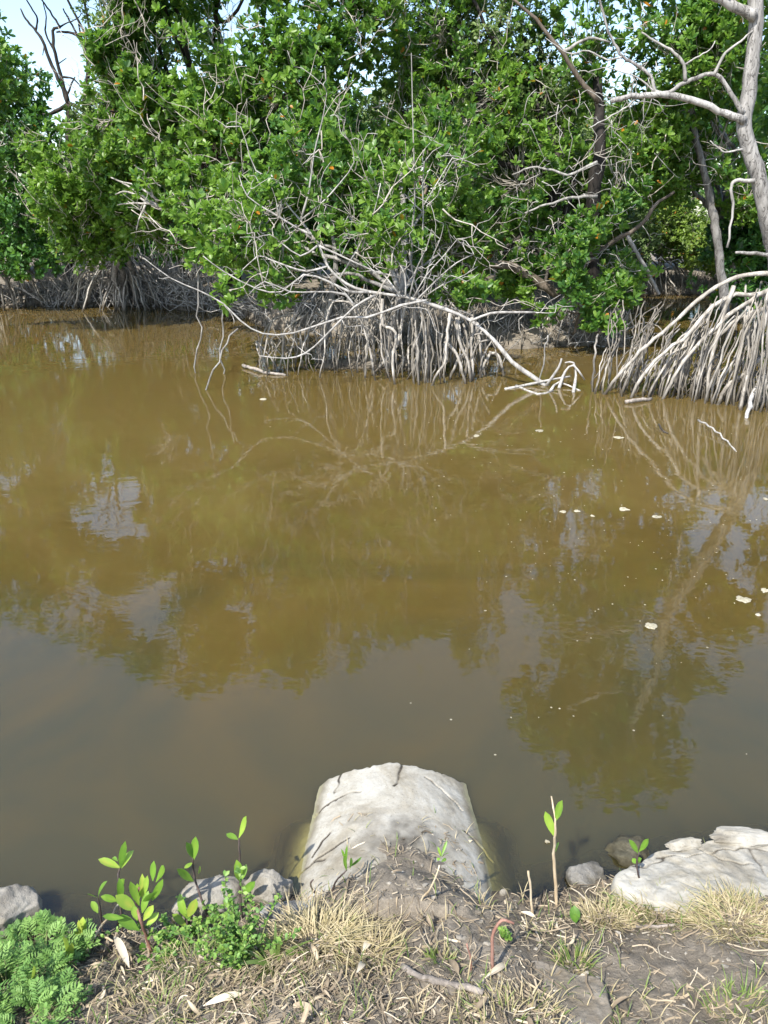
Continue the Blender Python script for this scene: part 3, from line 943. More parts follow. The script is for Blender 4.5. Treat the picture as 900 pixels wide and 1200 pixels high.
E = back_tree('mangrove right of centre with a black vertical trunk and tangled bare twigs', (4.0, 13.2), [L_(610, 200, 13.2, 75, 60, .9), L_(540, 120, 13.5, 75, 65, 1.1, .5), L_(640, 110, 13.8, 70, 60, 1, .5), L_(520, 30, 13.8, 80, 60, 1.1, .6), L_(620, 280, 12.9, 62, 42, .7), L_(720, 220, 13.6, 62, 60, .8), L_(680, 310, 12.6, 40, 45, .5), L_(470, 130, 13.6, 50, 70, .9), L_(600, 20, 14.5, 70, 60, 1.1, .4), L_(690, 40, 13.8, 60, 70, .9, .6), L_(500, -50, 14, 90, 40, 1), L_(605, 325, 12.6, 40, 24, .4), L_(640, 340, 12.3, 36, 30, .4), L_(560, 300, 12.9, 40, 30, .5)], 3300, 44, 'leaf', 'bark_dark', .14, 1.0, twigs=340, gap=.30, bias=.2, roots=14, gscale=1.9, bare=40)
mb = MB(); tube(mb, poly([(694, 380, 13.3), (690, 290, 13.1), (697, 220, 13.0), (704, 160, 13.1), (700, 90, 13.4)], 13), rpx(11, 12.8), rpx(5, 12.8), 10, .05, 4, .08); mb.build('trunk', M['bark_dark'], E)  # darkest tint as well, so the trunk's shade sits in its colour
for pts, r0, r1 in (([(655, 345), (628, 328), (598, 312), (565, 310), (535, 315), (500, 320)], 6, 3.5), ([(694, 300), (720, 282), (752, 262), (768, 240), (790, 225)], 3.0, 1.5), ([(700, 230), (670, 232), (640, 240), (615, 250)], 2, .9),
                    ([(700, 190), (665, 205), (630, 195), (600, 205)], 1.8, .8), ([(735, 276), (748, 300), (760, 320), (772, 345)], 2.5, 2), ([(702, 120), (672, 80), (650, 50), (620, 15), (590, -10)], 3, 1.2), ([(660, 60), (690, 45), (715, 50)], 2, 1)):
    mb = MB(); tube(mb, poly(pts, 12.3), rpx(r0, 12.3), rpx(r1, 12.3), 8, .5, 4, .06); mb.build('limb', M['bark_brown'] if r0 > 2.5 else M['bleached'], E)
tw = MB()
for j in range(110):
    a = P(rr.uniform(610, 770), rr.uniform(60, 330), rr.uniform(11.9, 12.7))
    e = a + np.array([rr.normal(0, .3), rr.normal(-.05, .1), rr.normal(-.12, .28)])
    tube(tw, wander(a, e, 5, .09, rr), .007, .003, 4, rr.uniform(.5, 1), 2)
o = tw.build('bare_twigs', M['bleached'], E); o['kind'] = 'stuff'

Bu = back_tree('low bright mangrove bush dangling over the mud bank right of centre', (3.05, 12.5), [L_(700, 385, 11.6, 30, 24, .4), L_(672, 345, 11.5, 36, 26, .4), L_(725, 400, 11.7, 20, 14, .3), L_(660, 300, 11.7, 30, 26, .4), L_(720, 345, 11.9, 30, 26, .4), L_(640, 375, 11.8, 22, 14, .3, .6), L_(745, 310, 12.2, 30, 22, .4, .7), L_(690, 275, 12, 34, 26, .4, .7)], 620, 45, 'leaf', 'bark_brown', .03, 1.0, twigs=60, gap=.14, gscale=2.2, bias=.12, name='mangrove_bush', cat='bush')

G1 = back_tree('yellow green feathery bush on the far bank behind the right roots', (9.2, 21.6), [L_(815, 285, 20, 42, 32, .9), L_(850, 300, 20.4, 32, 26, .8), L_(790, 265, 20.6, 32, 28, .8)], 1300, 46, 'leaf_lime', 'bark_grey', .07, 1.5, SMALL, 60, name='lime_bush', cat='bush')
G2 = back_tree('leaning grey trunked mangrove behind the right limbs with bright leaves', (8.3, 17.5), [L_(800, 60, 13.5, 75, 60, 1), L_(760, 140, 14, 62, 55, .9), L_(840, 170, 14, 62, 52, .9), L_(770, 210, 14.5, 55, 40, .8), L_(850, 60, 13.6, 60, 60, .9), L_(780, -40, 14, 100, 60, 1.1), L_(880, 220, 14.2, 42, 45, .8), L_(800, -150, 14, 90, 70, 1)], 3600, 47, 'leaf', 'bark_grey', .1, 1.02, twigs=220, gap=.30, bias=.18, gscale=1.9, bare=40)
mb = MB(); tube(mb, poly([(850, 370), (843, 300), (838, 265), (832, 235), (826, 205), (812, 150), (800, 100)], 14.0), rpx(5.5, 14), rpx(3, 14), 9, .3, 4, .06); mb.build('trunk', M['bark_grey'], G2)
G3 = back_tree('deep green low mangrove in shade beneath the right limbs', (8.0, 17.6), [L_(870, 290, 15, 52, 34, .7), L_(850, 330, 15.2, 42, 20, .5), L_(905, 330, 14.8, 52, 35, .6), L_(895, 260, 15, 40, 35, .6)], 1300, 48, 'leaf_dark', 'bark_dark', .08, 1.05, twigs=40, roots=12)
G4 = back_tree('mangrove with pale tangled stilts on the far bank at right', (7.2, 21.6), [L_(750, 285, 20.5, 40, 38, 1), L_(720, 255, 21, 50, 45, 1), L_(780, 230, 21, 60, 45, 1), L_(745, 200, 21.5, 60, 40, 1)], 1500, 49, 'leaf_olive', 'bark_dark', .1, 1.4, SMALL, 60, roots=40, root_mat='root', spread=1.2)

# the olive trees with small leaves behind the front row
O1 = back_tree('olive green small leaved tree behind the centre, its crown against the sky', (1.9, 15.6), [L_(575, 60, 14.6, 85, 65, 1.1), L_(640, 140, 14.5, 75, 65, 1), L_(500, 70, 15, 55, 60, 1), L_(600, 230, 14.6, 65, 55, .9), L_(560, -50, 15, 90, 50, 1), L_(500, -105, 13.6, 75, 42, 1), L_(610, -120, 13.8, 75, 50, 1)], 5200, 51, 'leaf_olive', 'bark_brown', .11, 1.3, SMALL, 90, name='olive_green_tree', cat='tree')
O2 = back_tree('grey green small leaved tree beside the sky gap at upper left', (-5.3, 21), [L_(150, 60, 19.5, 45, 60, 1), L_(130, 150, 19, 50, 50, 1), L_(200, 20, 19.5, 60, 50, 1), L_(120, 10, 20, 30, 22, .8, .7), L_(60, -65, 20, 60, 38, 1), L_(105, -45, 19.5, 45, 35, .9), L_(10, -90, 20, 50, 50, 1)], 2700, 52, 'leaf_olive', 'bark_brown', .12, 1.8, SMALL, 90, name='olive_green_tree', cat='tree')

# the dead tree standing in the gap
T = thing('dead_tree', 'leafless dark dead tree against the sky at upper left', 'dead tree', (-8.3, 20.6, float(Hf(-8.3, 20.6))))
def dt(name, pts, r0, r1, Y=20.3):
    mb = MB(); tube(mb, poly(pts, Y), rpx(r0, Y), rpx(r1, Y), 7, .6, 4, .05); mb.build(name, M['bark_dark'], T)
dt('trunk', [(78, 372), (82, 300), (84, 220), (82, 160), (80, 122)], 6, 3)
for pts, r0, r1 in (([(80, 122), (72, 100), (58, 70), (50, 48), (40, 34), (30, 22), (24, 10)], 2.4, .7), ([(80, 122), (73, 95), (64, 62), (62, 36), (70, 32), (68, 28), (55, 8), (45, -5)], 2.2, .7), ([(42, 36), (44, 22), (36, 8), (26, -8)], 1.1, .6),
                    ([(80, 120), (72, 88), (65, 65)], 1.6, .8), ([(98, 130), (103, 70), (95, 48), (88, 40), (72, 37), (66, 38)], 2.6, .8), ([(100, 62), (93, 45), (82, 25), (74, 10)], 1.6, .7), ([(98, 55), (94, 38), (92, 28)], 1.4, .7), ([(64, 60), (54, 40), (54, 20), (50, 0)], 1.2, .5),
                    ([(80, 122), (60, 133), (45, 134)], 2.6, 1.2), ([(80, 120), (95, 128), (105, 134)], 2.2, 1.2), ([(72, 90), (85, 92), (95, 102)], 1.3, .6), ([(78, 115), (84, 98), (88, 90)], 1.2, .6), ([(68, 75), (78, 68)], .7, .4), ([(70, 32), (78, 27), (90, 22), (96, 15)], .9, .4), ([(52, 52), (50, 65)], .6, .4)):
    dt('bare_branch', pts, r0, r1)

# back row of forest: copies of three builds
protos = []
def far_proto(seed, leaf, templ, sc):
    r = np.random.default_rng(seed)
    root = thing('forest_tree', 'dim green tree in the back row closing the view', 'tree', (0, 0, 0), 'trees in the back row of the forest')
    lob = [(np.array([r.normal(0, .9), r.normal(0, .6), 2.0 + .45 * k]), np.array([r.uniform(.9, 1.5), 1.0, r.uniform(.7, 1.1)]), 1.0) for k in range(6)]
    mb = MB(); tube(mb, wander((0, 0, -.2), (r.normal(0, .3), 0, 3.4), 6, .03, r), .12, .05, 8, .4, 3, .05); mb.build('trunk', M['bark_dark'], root)
    limbs(root, np.array([0, 0, 1.5]), [l[0] for l in lob], .06, seed, 'bark_brown')
    p, d, li = sample_lobes(lob, 1500, seed, .0)
    mb = MB(); crown(mb, p, d, seed, sc, templ); mb.build('crown', M[leaf], root, smooth=False)
    lob = [(np.array([r.normal(0, 1.2), r.normal(0, .5), .8]), np.array([1.2, .7, .7]), 1.0) for k in range(3)]
    p, d, li = sample_lobes(lob, 350, seed + 1, .0)
    mb = MB(); crown(mb, p, d, seed + 1, sc, templ); mb.build('undergrowth', M[leaf], root, smooth=False)
    return root
protos = [far_proto(61, 'leaf_dark', ROS, 1.5), far_proto(62, 'leaf_olive', SMALL, 2.3), far_proto(63, 'leaf_dark', ROS, 1.6)]
spots = [(-14.5, 20.5, 1.0), (-12.2, 21.5, 1.0), (-10.6, 23.5, .85), (-8.2, 24, .74), (-6.8, 22.8, .85), (-4.6, 23.5, 1.0), (-2.4, 20.6, .95), (-.3, 18.5, .85), (.9, 22, 1.05), (3.2, 20.5, .95), (5.3, 22.5, 1.0), (7.6, 24.5, 1.1), (10.0, 24, 1.15), (12.2, 23, 1.2), (14.3, 21.5, 1.3), (-3.8, 20.2, .9), (2.0, 17.3, .9), (12.6, 15.5, 1.2), (-.9, 16.5, .75), (4.8, 18.2, .8)]
for i, (x, y, s) in enumerate(spots):
    src = protos[i % 3]
    if i < 3:
        o = src
    else:
        o = src.copy(); COL.objects.link(o)
        for ch in list(src.children):
            c_ = ch.copy(); COL.objects.link(c_); c_.parent = o
    o.location = (x, y, float(Hf(x, y))); o.scale = (s, s, s); o.rotation_euler = (0, 0, i * 1.7)

# far wood beyond
lob = [(np.array([x, 40 + 4 * math.sin(x), 1.6]), np.array([2.8, 2, 2.2 + .5 * math.sin(x * 1.3)]), 1.0) for x in np.arange(-42, 43, 2.6)]
p, d, li = sample_lobes(lob, 4200, 71, -.3)
mb = MB(); crown(mb, p, d, 71, 4.0, SMALL)
tag(mb.build('forest', M['leaf_olive'], org=np.zeros(3), smooth=False), 'far off line of woodland closing the gaps between trunks', 'forest', kind='stuff')

# pneumatophores bristling on the mud banks
mb = MB()
cnt = 0
r = np.random.default_rng(81)
while cnt < 4200:
    x = r.uniform(-10.5, 11)
    fy = np.interp(x, far_x, far_y)
    y = fy + r.uniform(-.3, 1.3) * (1 if r.random() < .8 else 1.8)
    z = float(Hf(x, y))
    if z < -.12:
        continue
    h_ = r.uniform(.08, .28)
    a = np.array([x, y, z - .03])
    tube(mb, np.array([a, a + [r.normal(0, .02), r.normal(0, .02), h_ * .6], a + [r.normal(0, .05), r.normal(0, .05), h_]]), .009, .004, 4, r.uniform(.2, 1), 1)
    cnt += 1
tag(mb.build('pneumatophores', M['root_dark'], org=np.zeros(3)), 'bristling breathing roots covering the far mud banks', 'breathing roots', kind='stuff')

# fallen stick litter on the left bank
mb = MB()
for k in range(420):
    x = r.uniform(-8.6, -2.2); y = np.interp(x, far_x, far_y) + r.uniform(-.1, 1.5)
    z = float(Hf(x, y)) + r.uniform(.0, .5) * r.random()
    a = np.array([x, y, max(z, .02)])
    e = a + np.array([r.normal(0, .45), r.normal(0, .15), r.uniform(-.1, .45)])
    tube(mb, wander(a, e, 4, .07, r), .012, .006, 4, r.uniform(.3, 1), 2)
for k in range(240):
    x = r.uniform(-7.9, -3.6); y = np.interp(x, far_x, far_y) + r.uniform(-.1, 1.2)
    a = np.array([x, y, float(Hf(x, y))])
    e = a + np.array([r.normal(0, .5), r.normal(0, .2), r.uniform(.3, 1.5)])
    tube(mb, wander(a, e, 5, .06, r), .014, .007, 5, r.uniform(.4, 1), 2)
for k in range(330):
    x = r.uniform(-2.6, 5.2); y = np.interp(x, far_x, far_y) + r.uniform(-.15, 1.0)
    a = np.array([x, y, max(float(Hf(x, y)), 0)])
    e = a + np.array([r.normal(0, .28), r.normal(0, .15), r.uniform(.05, .75)])
    tube(mb, wander(a, e, 4, .07, r), .010, .006, 4, r.uniform(.3, 1), 2)
tag(mb.build('brushwood', M['bleached'], org=np.zeros(3)), 'tangle of pale fallen sticks along the far banks', 'brushwood', kind='stuff')

# white twig spray among the left leaves
WS = thing('dead_spray', 'spray of white dead twigs sticking out of the bright leaves at left', 'dead twigs', P(190, 245, 14.6))
for pts in ([(190, 246), (165, 228), (145, 215), (130, 208)], [(185, 240), (160, 238), (138, 240)], [(186, 236), (160, 218), (140, 212)], [(178, 232), (172, 212), (160, 205)], [(170, 240), (163, 258), (160, 270)], [(188, 244), (150, 225), (135, 228)]):
    mb = MB(); tube(mb, poly(pts, 14.4), rpx(1.5, 14.4), rpx(.7, 14.4), 5, 1, 4, .05); mb.build('twig', M['bleached'], WS)

# ------------------------------------------------------------------ culvert
mb = MB()
yy = np.concatenate([np.arange(.9, 1.6, .05), np.arange(1.6, PIPE_END + .001, .003)])
aa = np.radians(np.concatenate([np.arange(-100, -52, 1.2), np.arange(-52, 52, .38), np.arange(52, 100.1, 1.2)]))
AA, YY = np.meshgrid(aa, yy)
cracks = [[(468, 893), (470, 905), (466, 922), (462, 930)], [(400, 900), (396, 912), (393, 922)], [(369, 942), (378, 936), (390, 933), (410, 929), (422, 931)], [(392, 934), (394, 920)], [(370, 938), (385, 935)], [(340, 1016), (352, 1004), (362, 1002), (380, 1004)], [(362, 1002), (385, 995), (410, 988)],
          [(545, 968), (555, 971), (567, 976), (578, 984)], [(500, 912), (520, 925), (540, 940)], [(365, 992), (380, 978), (386, 972)]]  # last line is a stem's cast shadow, grooved and darkened like the cracks
def inflate(A, Y):
    xw = PX0 + PR * np.sin(A); 
    r_ = PR + 0.0035 * fbm(np.stack([A * PR * 5, Y * 5, A * 0 + 3.3], -1), 2) + .0011 * fbm(np.stack([A * PR * 45, Y * 45, A * 0], -1), 2)
    r_ = r_ - .02 * sstep(PIPE_END - .03, PIPE_END, Y + .012 * vnoise(np.stack([A * 9, A * 0, A * 0], -1)))
    return r_
RR = inflate(AA, YY)
cz = pipe_crown(YY) - PR
X = PX0 + RR * np.sin(AA); Z = cz + RR * np.cos(AA)
end_j = .012 * vnoise(np.stack([aa * 7, aa * 0, aa * 0 + 9], -1)) * .6 + .005 * vnoise(np.stack([aa * 30, aa * 0, aa * 0 + 4], -1))
Yj = YY + end_j[None] * sstep(2.0, PIPE_END, YY)
dirt = np.zeros_like(X)
P2 = np.stack([X, Yj], -1)
for cr in cracks:
    w3 = np.array([G(a, b, .07)[:2] for a, b in cr])
    w3 = smooth_path(np.c_[w3, w3[:, 0] * 0], 10)[:, :2]
    w3 = w3 + .006 * np.stack([vnoise(np.c_[w3 * 40, w3[:, 0] * 0]), vnoise(np.c_[w3 * 40, w3[:, 0] * 0 + 7])], 1)
    sub = (Yj > 1.6) & (Z > -.25) & (np.abs(X - w3[:, 0].mean()) < .3) & (np.abs(Yj - w3[:, 1].mean()) < .2)
    dd = np.full(X.shape, 9.)
    pts = P2[sub]
    dd[sub] = np.min(np.linalg.norm(pts[:, None] - w3[None], axis=2), axis=1)
    g = np.exp(-(dd / .0036) ** 2)
    Z = Z - .008 * g
    dirt = np.maximum(dirt, np.clip(2.3 * np.exp(-(dd / .0036) ** 2) * (.6 + .9 * n2(X, Yj, 25, 2)), 0, 1))
mudd = .8 * np.exp(-((X - .075) / .2) ** 2) * sstep(2.06, 1.85, Yj + .05 * n2(X, Yj, 12, 3)) * (.6 + .5 * n2(X, Yj, 30, 2))
dirt = np.clip(np.maximum(dirt, mudd), 0, 1)
na_, ny_ = len(aa), len(yy)
i = (np.arange(ny_ - 1)[:, None] * na_ + np.arange(na_ - 1)[None]).ravel()
mb.add(np.stack([X, Yj, Z], -1), None, np.stack([i, i + 1, i + 1 + na_, i + na_], 1), dirt.ravel())
# broken rim and the inside of the pipe
ri = PR - .085
rim_o = np.stack([X[-1], Yj[-1], Z[-1]], -1)
rim_i = np.stack([PX0 + ri * np.sin(aa), np.full(na_, PIPE_END - .03), pipe_crown(PIPE_END) - PR + ri * np.cos(aa)], -1)
ins = rim_i.copy(); ins[:, 1] = 1.0; ins[:, 2] += .08
mb.add(np.vstack([rim_o, rim_i, ins]), None, np.concatenate([np.stack([k * na_ + np.arange(na_ - 1), k * na_ + np.arange(na_ - 1) + 1, (k + 1) * na_ + np.arange(na_ - 1) + 1, (k + 1) * na_ + np.arange(na_ - 1)], 1) for k in (0, 1)]), .2)
tag(mb.build('culvert_pipe', M['concrete'], org=np.array([PX0, 1.5, 0])), 'cracked white concrete culvert end running from the muddy bank into the water', 'culvert')

# ------------------------------------------------------------------ rocks
def rock(name, label, px, py, z, radii, mat, seed, rotz=0, cuts=7, amp=.10, cat='rock', group=None, tilt=0.0, flat=None):
    import bmesh
    bm = bmesh.new()
    bmesh.ops.create_icosphere(bm, subdivisions=5, radius=1)
    v = np.array([w.co[:] for w in bm.verts]); f = np.array([[w.index for w in fc.verts] for fc in bm.faces])
    bm.free()
    r = np.random.default_rng(seed)
    for k in range(cuts):
        n_ = r.standard_normal(3); n_ /= np.linalg.norm(n_)
        o = r.uniform(.55, .85)
        dd = v @ n_ - o
        v = v - np.where(dd > 0, dd * .92, 0)[:, None] * n_
    if flat:
        v[:, 2] = np.where(v[:, 2] > flat, flat + (v[:, 2] - flat) * .15, v[:, 2])
    nn = v / np.linalg.norm(v, axis=1)[:, None]
    v = v + nn * (amp * fbm(v * 1.8 + seed, 3) + amp * .35 * fbm(v * 7 + seed, 3))[:, None]
    v = v * np.asarray(radii)
    c, s = math.cos(tilt), math.sin(tilt)
    v = np.stack([v[:, 0] * c - v[:, 2] * s, v[:, 1], v[:, 0] * s + v[:, 2] * c], 1)
    c, s = math.cos(rotz), math.sin(rotz)
    v = np.stack([v[:, 0] * c - v[:, 1] * s, v[:, 0] * s + v[:, 1] * c, v[:, 2]], 1)
    o = G(px, py, z)
    mb = MB(); mb.add(v + o, f, None, np.clip(.5 * fbm(v * 14 + seed, 3) - .1, 0, .6))
    return tag(mb.build(name, M[mat], org=o), label, cat, group)

rock('rock', 'pale rock with a dark undercut at the left edge by the feathery weed', 2, 1072, .06, (.10, .09, .085), 'stone_pale', 3, .3)
rock('rock', 'long pale boulder at the waterline behind the slender seedlings', 246, 1060, .02, (.135, .075, .085), 'stone_pale', 5, .35, tilt=-.15)
rock('rock', 'peaked pale boulder touching the left side of the culvert', 314, 1044, .04, (.08, .06, .075), 'stone_pale', 8, .2, tilt=-.1)
rock('rock', 'flat bluish grey stone slab in front of the peaked boulder', 347, 1069, .06, (.11, .05, .045), 'stone_grey', 11, .12, flat=.4)
rock('rock', 'small dark speckled rock at the waterline left of the broken slab', 688, 1030, .0, (.075, .05, .055), 'stone_dark', 14, .2, cuts=14)
rock('rock', 'brown algae covered rock half sunk beside the broken slab', 738, 1010, -.035, (.12, .09, .06), 'stone_brown', 17, -.2, amp=.18, cuts=14)
rock('rock', 'small pale rubble lump on the back edge of the broken slab', 800, 990, .075, (.075, .028, .02), 'concrete', 21, .1, cuts=16, amp=.1)
rock('rock', 'long pale rubble lump at the water edge of the broken slab', 868, 981, .075, (.13, .04, .026), 'concrete', 24, -.05, cuts=16, amp=.12)
rock('rock', 'small blue grey lump lying in mud on the culvert', 433, 1046, .14, (.033, .02, .018), 'stone_grey', 27, .1)
rock('rock', 'tiny pale stone at the mud edge right of the culvert', 590, 1047, .02, (.014, .012, .015), 'stone_pale', 34, 0)

# broken concrete slab at right
def slab(name, label, outline, z0, slope, mat, seed, thick=.16, cracks=(), cat='slab'):
    o2 = np.array([G(a, b, z0)[:2] for a, b in outline])
    o3 = smooth_path(np.c_[np.vstack([o2, o2[:1]]), np.zeros(len(o2) + 1)], 26)[:-1, :2]
    n = len(o3)
    ang = np.arange(n)
    o3 = o3 * 1 + .008 * np.stack([vnoise(np.c_[o3 * 22, o3[:, 0] * 0 + seed]), vnoise(np.c_[o3 * 22, o3[:, 0] * 0 + seed + 5])], 1)
    c = o3.mean(0)
    rings = np.concatenate([np.linspace(.02, .95, 110), [.975, .99, 1.0, 1.012, 1.02, 1.03]])
    drop = np.concatenate([np.zeros(110), [.004, .011, .022, .05, .1, thick]])
    V = []
    for s_, dz in zip(rings, drop):
        q = c + (o3 - c) * s_
        z = z0 + slope * (q[:, 1] - c[1]) + .010 * n2(q[:, 0], q[:, 1], 7, 3, seed) + .004 * n2(q[:, 0], q[:, 1], 30, 3, seed) - dz
        V.append(np.c_[q, z])
    V = np.vstack(V)
    dirt = np.clip(.25 * n2(V[:, 0], V[:, 1], 9, 4, seed + 2), 0, 1)
    for cr in cracks:
        w = np.array([G(a, b, z0)[:2] for a, b in cr])
        w = smooth_path(np.c_[w, w[:, 0] * 0], 14)[:, :2]
        w = w + .008 * np.stack([vnoise(np.c_[w * 35, w[:, 0] * 0]), vnoise(np.c_[w * 35, w[:, 0] * 0 + 7])], 1)
        dd = np.min(np.linalg.norm(V[:, None, :2] - w[None], axis=2), axis=1)
        g = np.exp(-(dd / .0035) ** 2)
        V[:, 2] -= .006 * g; dirt = np.maximum(dirt, np.clip(1.4 * np.exp(-(dd / .0034) ** 2) * (.7 + .8 * n2(V[:, 0], V[:, 1], 25, 2)), 0, 1))
    m_ = len(rings)
    a = np.arange(n); b = (a + 1) % n
    q = np.concatenate([np.stack([i * n + a, i * n + b, (i + 1) * n + b, (i + 1) * n + a], 1) for i in range(m_ - 1)])
    mb = MB(); mb.add(np.vstack([V, [[c[0], c[1], V[:n, 2].mean()]]]), np.stack([b, a, np.full(n, len(V))], 1), q, np.append(dirt, 0))
    return tag(mb.build(name, M[mat], org=np.array([c[0], c[1], z0])), label, cat)
slab('concrete_slab', 'broken white concrete slab sloping into the water at right', [(738, 1012), (766, 994), (800, 986), (840, 977), (900, 975), (990, 980), (1050, 1030), (980, 1090), (860, 1085), (780, 1068), (735, 1050), (718, 1032)], .085, -.12, 'concrete', 4, cracks=[[(770, 1000), (800, 1002), (840, 996), (870, 990), (905, 992)], [(880, 990), (886, 1004), (893, 1020), (900, 1030)], [(820, 992), (850, 1008), (880, 1012)], [(742, 1012), (760, 1012), (780, 1002)]])

_zs = ground_at(640, 1160)[2] + .012
slab('rock', 'flat muddy grey stone sunk flush in the path among straw', [(578, 1140), (592, 1122), (622, 1117), (660, 1124), (700, 1140), (716, 1170), (700, 1215), (630, 1225), (585, 1195), (570, 1165)], _zs, -.36, 'stone_mud', 9, .07, [(592, 1160)] and [[(590, 1150), (606, 1158), (618, 1152)]], 'rock')

# ------------------------------------------------------------------ seedlings
def blade(mb, p0, p1, w, face, curl=.12, tint=.5, n=7, fold=.22, prof=None):
    p0, p1 = np.asarray(p0, float), np.asarray(p1, float)
    ax = p1 - p0
    L = np.linalg.norm(ax)
    ax = ax / L
    side = np.cross(ax, face); side /= np.linalg.norm(side) + 1e-9
    nr = np.cross(side, ax)
    t = np.linspace(0, 1, n)
    wp = np.array(prof) if prof is not None else np.interp(t, [0, .1, .35, .6, .82, .95, 1], [.10, .3, .82, 1, .78, .4, .06])
    V = []
    for ti, wi in zip(t, wp):
        c = p0 + ax * L * ti + nr * L * curl * (ti * (1 - ti) * 4 * .5)
        hw = w * .5 * wi
        V += [c - side * hw + nr * hw * fold, c, c + side * hw + nr * hw * fold]
    q = []
    for i in range(n - 1):
        a = i * 3
        q += [(a, a + 1, a + 4, a + 3), (a + 1, a + 2, a + 5, a + 4)]
    mb.add(np.array(V), None, q, np.clip(np.tile([tint, tint + .14, tint - .03], n) + .06 * rng.standard_normal(3 * n), 0, 1))

CAMP = np.array([0, 0, CAM_Z])
def seedling(label, stem, leaves, r0=1.6, r1=1.0, stem_mat='stem_dark', name='mangrove_seedling', cat='seedling', leaf_m='seedling', tone=.5, group=None, seed=0):
    r = np.random.default_rng(seed + 400)
    g = ground_at(*stem[0])
    Y0 = g[1]
    t = thing(name, label, cat, g, group)
    ys_ = [Y0 + .02 * i * r.uniform(-.4, 1) for i in range(len(stem))]
    q = np.array([P(a, b, y) for (a, b), y in zip(stem, ys_)])
    q[0] = g - np.array([0, 0, .015])
    s = px_size(q[0])
    mb = MB(); tube(mb, q, r0 * s, r1 * s, 7, .6, 4, .05, jit=.04); mb.build('stem', M[stem_mat], t)
    for lf in leaves:
        (ax_, ay_), (bx_, by_), w = lf[:3]
        dy = lf[3] if len(lf) > 3 else r.uniform(-.025, .025)
        yb = np.interp(-ay_, [-b for a, b in stem], ys_) if len(stem) > 1 else Y0
        p0 = P(ax_, ay_, yb); p1 = P(bx_, by_, yb + dy)
        face = (CAMP - p0); face /= np.linalg.norm(face)
        face = face + np.array([0, 0, .5]) + r.standard_normal(3) * .35
        mb = MB(); blade(mb, p0, p1, w * px_size(p0), face, r.uniform(-.12, .22), np.clip(tone + r.normal(0, .2), 0, .95), fold=r.uniform(.1, .45))
        mb.build('leaf', M[leaf_m], t)
    return t

def Z5(l):   # measured on an enlarged crop of the left seedlings
    return [tuple([(80 + a[0] / 3.4615, 940 + a[1] / 3.4615), (80 + b[0] / 3.4615, 940 + b[1] / 3.4615), w / 3.4615] + list(rest)) for a, b, w, *rest in l]

seedling('tall seedling with three spread leaves at its tip, left of the leafy one', [(143, 1092), (142, 1067), (139, 1041), (139, 1024), (141, 1017)], Z5([((212, 268), (122, 232), 36), ((210, 268), (232, 158), 30), ((216, 268), (266, 196), 32), ((200, 240), (180, 225), 16), ((205, 345), (228, 312), 26)]), seed=1)
seedling('slim two leaved seedling leftmost of the tall group', [(120, 1094), (118, 1075), (115, 1051)], Z5([((122, 392), (158, 320), 26), ((120, 450), (94, 402), 26), ((118, 388), (75, 372), 7)]), 1.2, .8, seed=2)
seedling('leafiest mangrove seedling with many upright leaves on the left bank', [(178, 1119), (172, 1100), (164, 1076), (160, 1056), (163, 1040)],
         Z5([((278, 440), (192, 378), 48), ((288, 520), (195, 462), 44), ((200, 402), (132, 382), 28), ((212, 400), (206, 308), 30), ((300, 395), (300, 290), 26), ((310, 375), (322, 298), 24), ((343, 320), (348, 238), 28), ((355, 325), (386, 256), 26), ((340, 400), (384, 312), 30), ((300, 425), (358, 362), 44), ((305, 480), (345, 418), 32), ((318, 500), (367, 448), 30), ((288, 420), (252, 322), 32), ((300, 615), (298, 568), 30), ((285, 400), (280, 330), 28), ((300, 450), (325, 360), 30), ((280, 480), (262, 420), 30), ((225, 470), (140, 462), 26)]), 2.2, 1.2, 'stem_red', seed=3)
seedling('leaning slender seedling rising in front of the long pale boulder', [(247, 1080), (241, 1066), (236, 1053), (229, 1032), (226, 1012), (226, 1006)], Z5([((508, 322), (441, 272), 32), ((508, 236), (517, 140), 34), ((504, 225), (478, 163), 28), ((505, 245), (470, 268), 17), ((528, 292), (534, 258), 9)]), seed=4)
seedling('straight dark stemmed seedling with five leaves behind the small leaved weed', [(283, 1076), (282, 1058), (281, 1035), (281, 1006), (280, 983)], Z5([((692, 145), (722, 56), 30), ((688, 152), (642, 128), 34), ((692, 318), (682, 234), 38), ((700, 320), (722, 252), 24), ((706, 372), (758, 322), 34)]), seed=5)
seedling('short three leaved seedling between the leafy seedling and the boulder', [(220, 1090), (219, 1078)], Z5([((480, 470), (452, 372), 34), ((484, 470), (520, 392), 38), ((480, 505), (422, 455), 32)]), 1.5, 1.2, seed=6)
seedling('tiny yellow green seedling at the waterline left of the tall group', [(98, 1104), (97, 1095)], Z5([((60, 555), (60, 465), 36), ((66, 560), (42, 478), 26), ((58, 548), (26, 528), 20)]), 1.4, 1.1, tone=.75, seed=7)
seedling('upright yellow green shoot at the right edge of the feathery weed', [(79, 1135), (76, 1126)], [((75, 1128), (73, 1098), 11), ((79, 1130), (84, 1105), 9), ((82, 1133), (87, 1115), 6), ((74, 1128), (67, 1114), 7)], 1.4, 1.1, tone=.8, seed=8)
seedling('pair of upright leaves poking through the feathery weed', [(36, 1165), (36, 1158)], [((36, 1160), (39, 1132), 10), ((35, 1160), (30, 1142), 8)], 1.3, 1.0, tone=.8, seed=9)
seedling('lone tan stemmed seedling with two leaves right of the culvert', [(653, 1062), (651, 1038), (649, 1001), (650, 982), (650.5, 960), (646, 933)], [((650, 981), (639, 951), 10), ((651, 962), (659, 938), 9.5), ((650, 1000), (655, 987), 4)], 2.3, .9, 'stem_tan', seed=10)
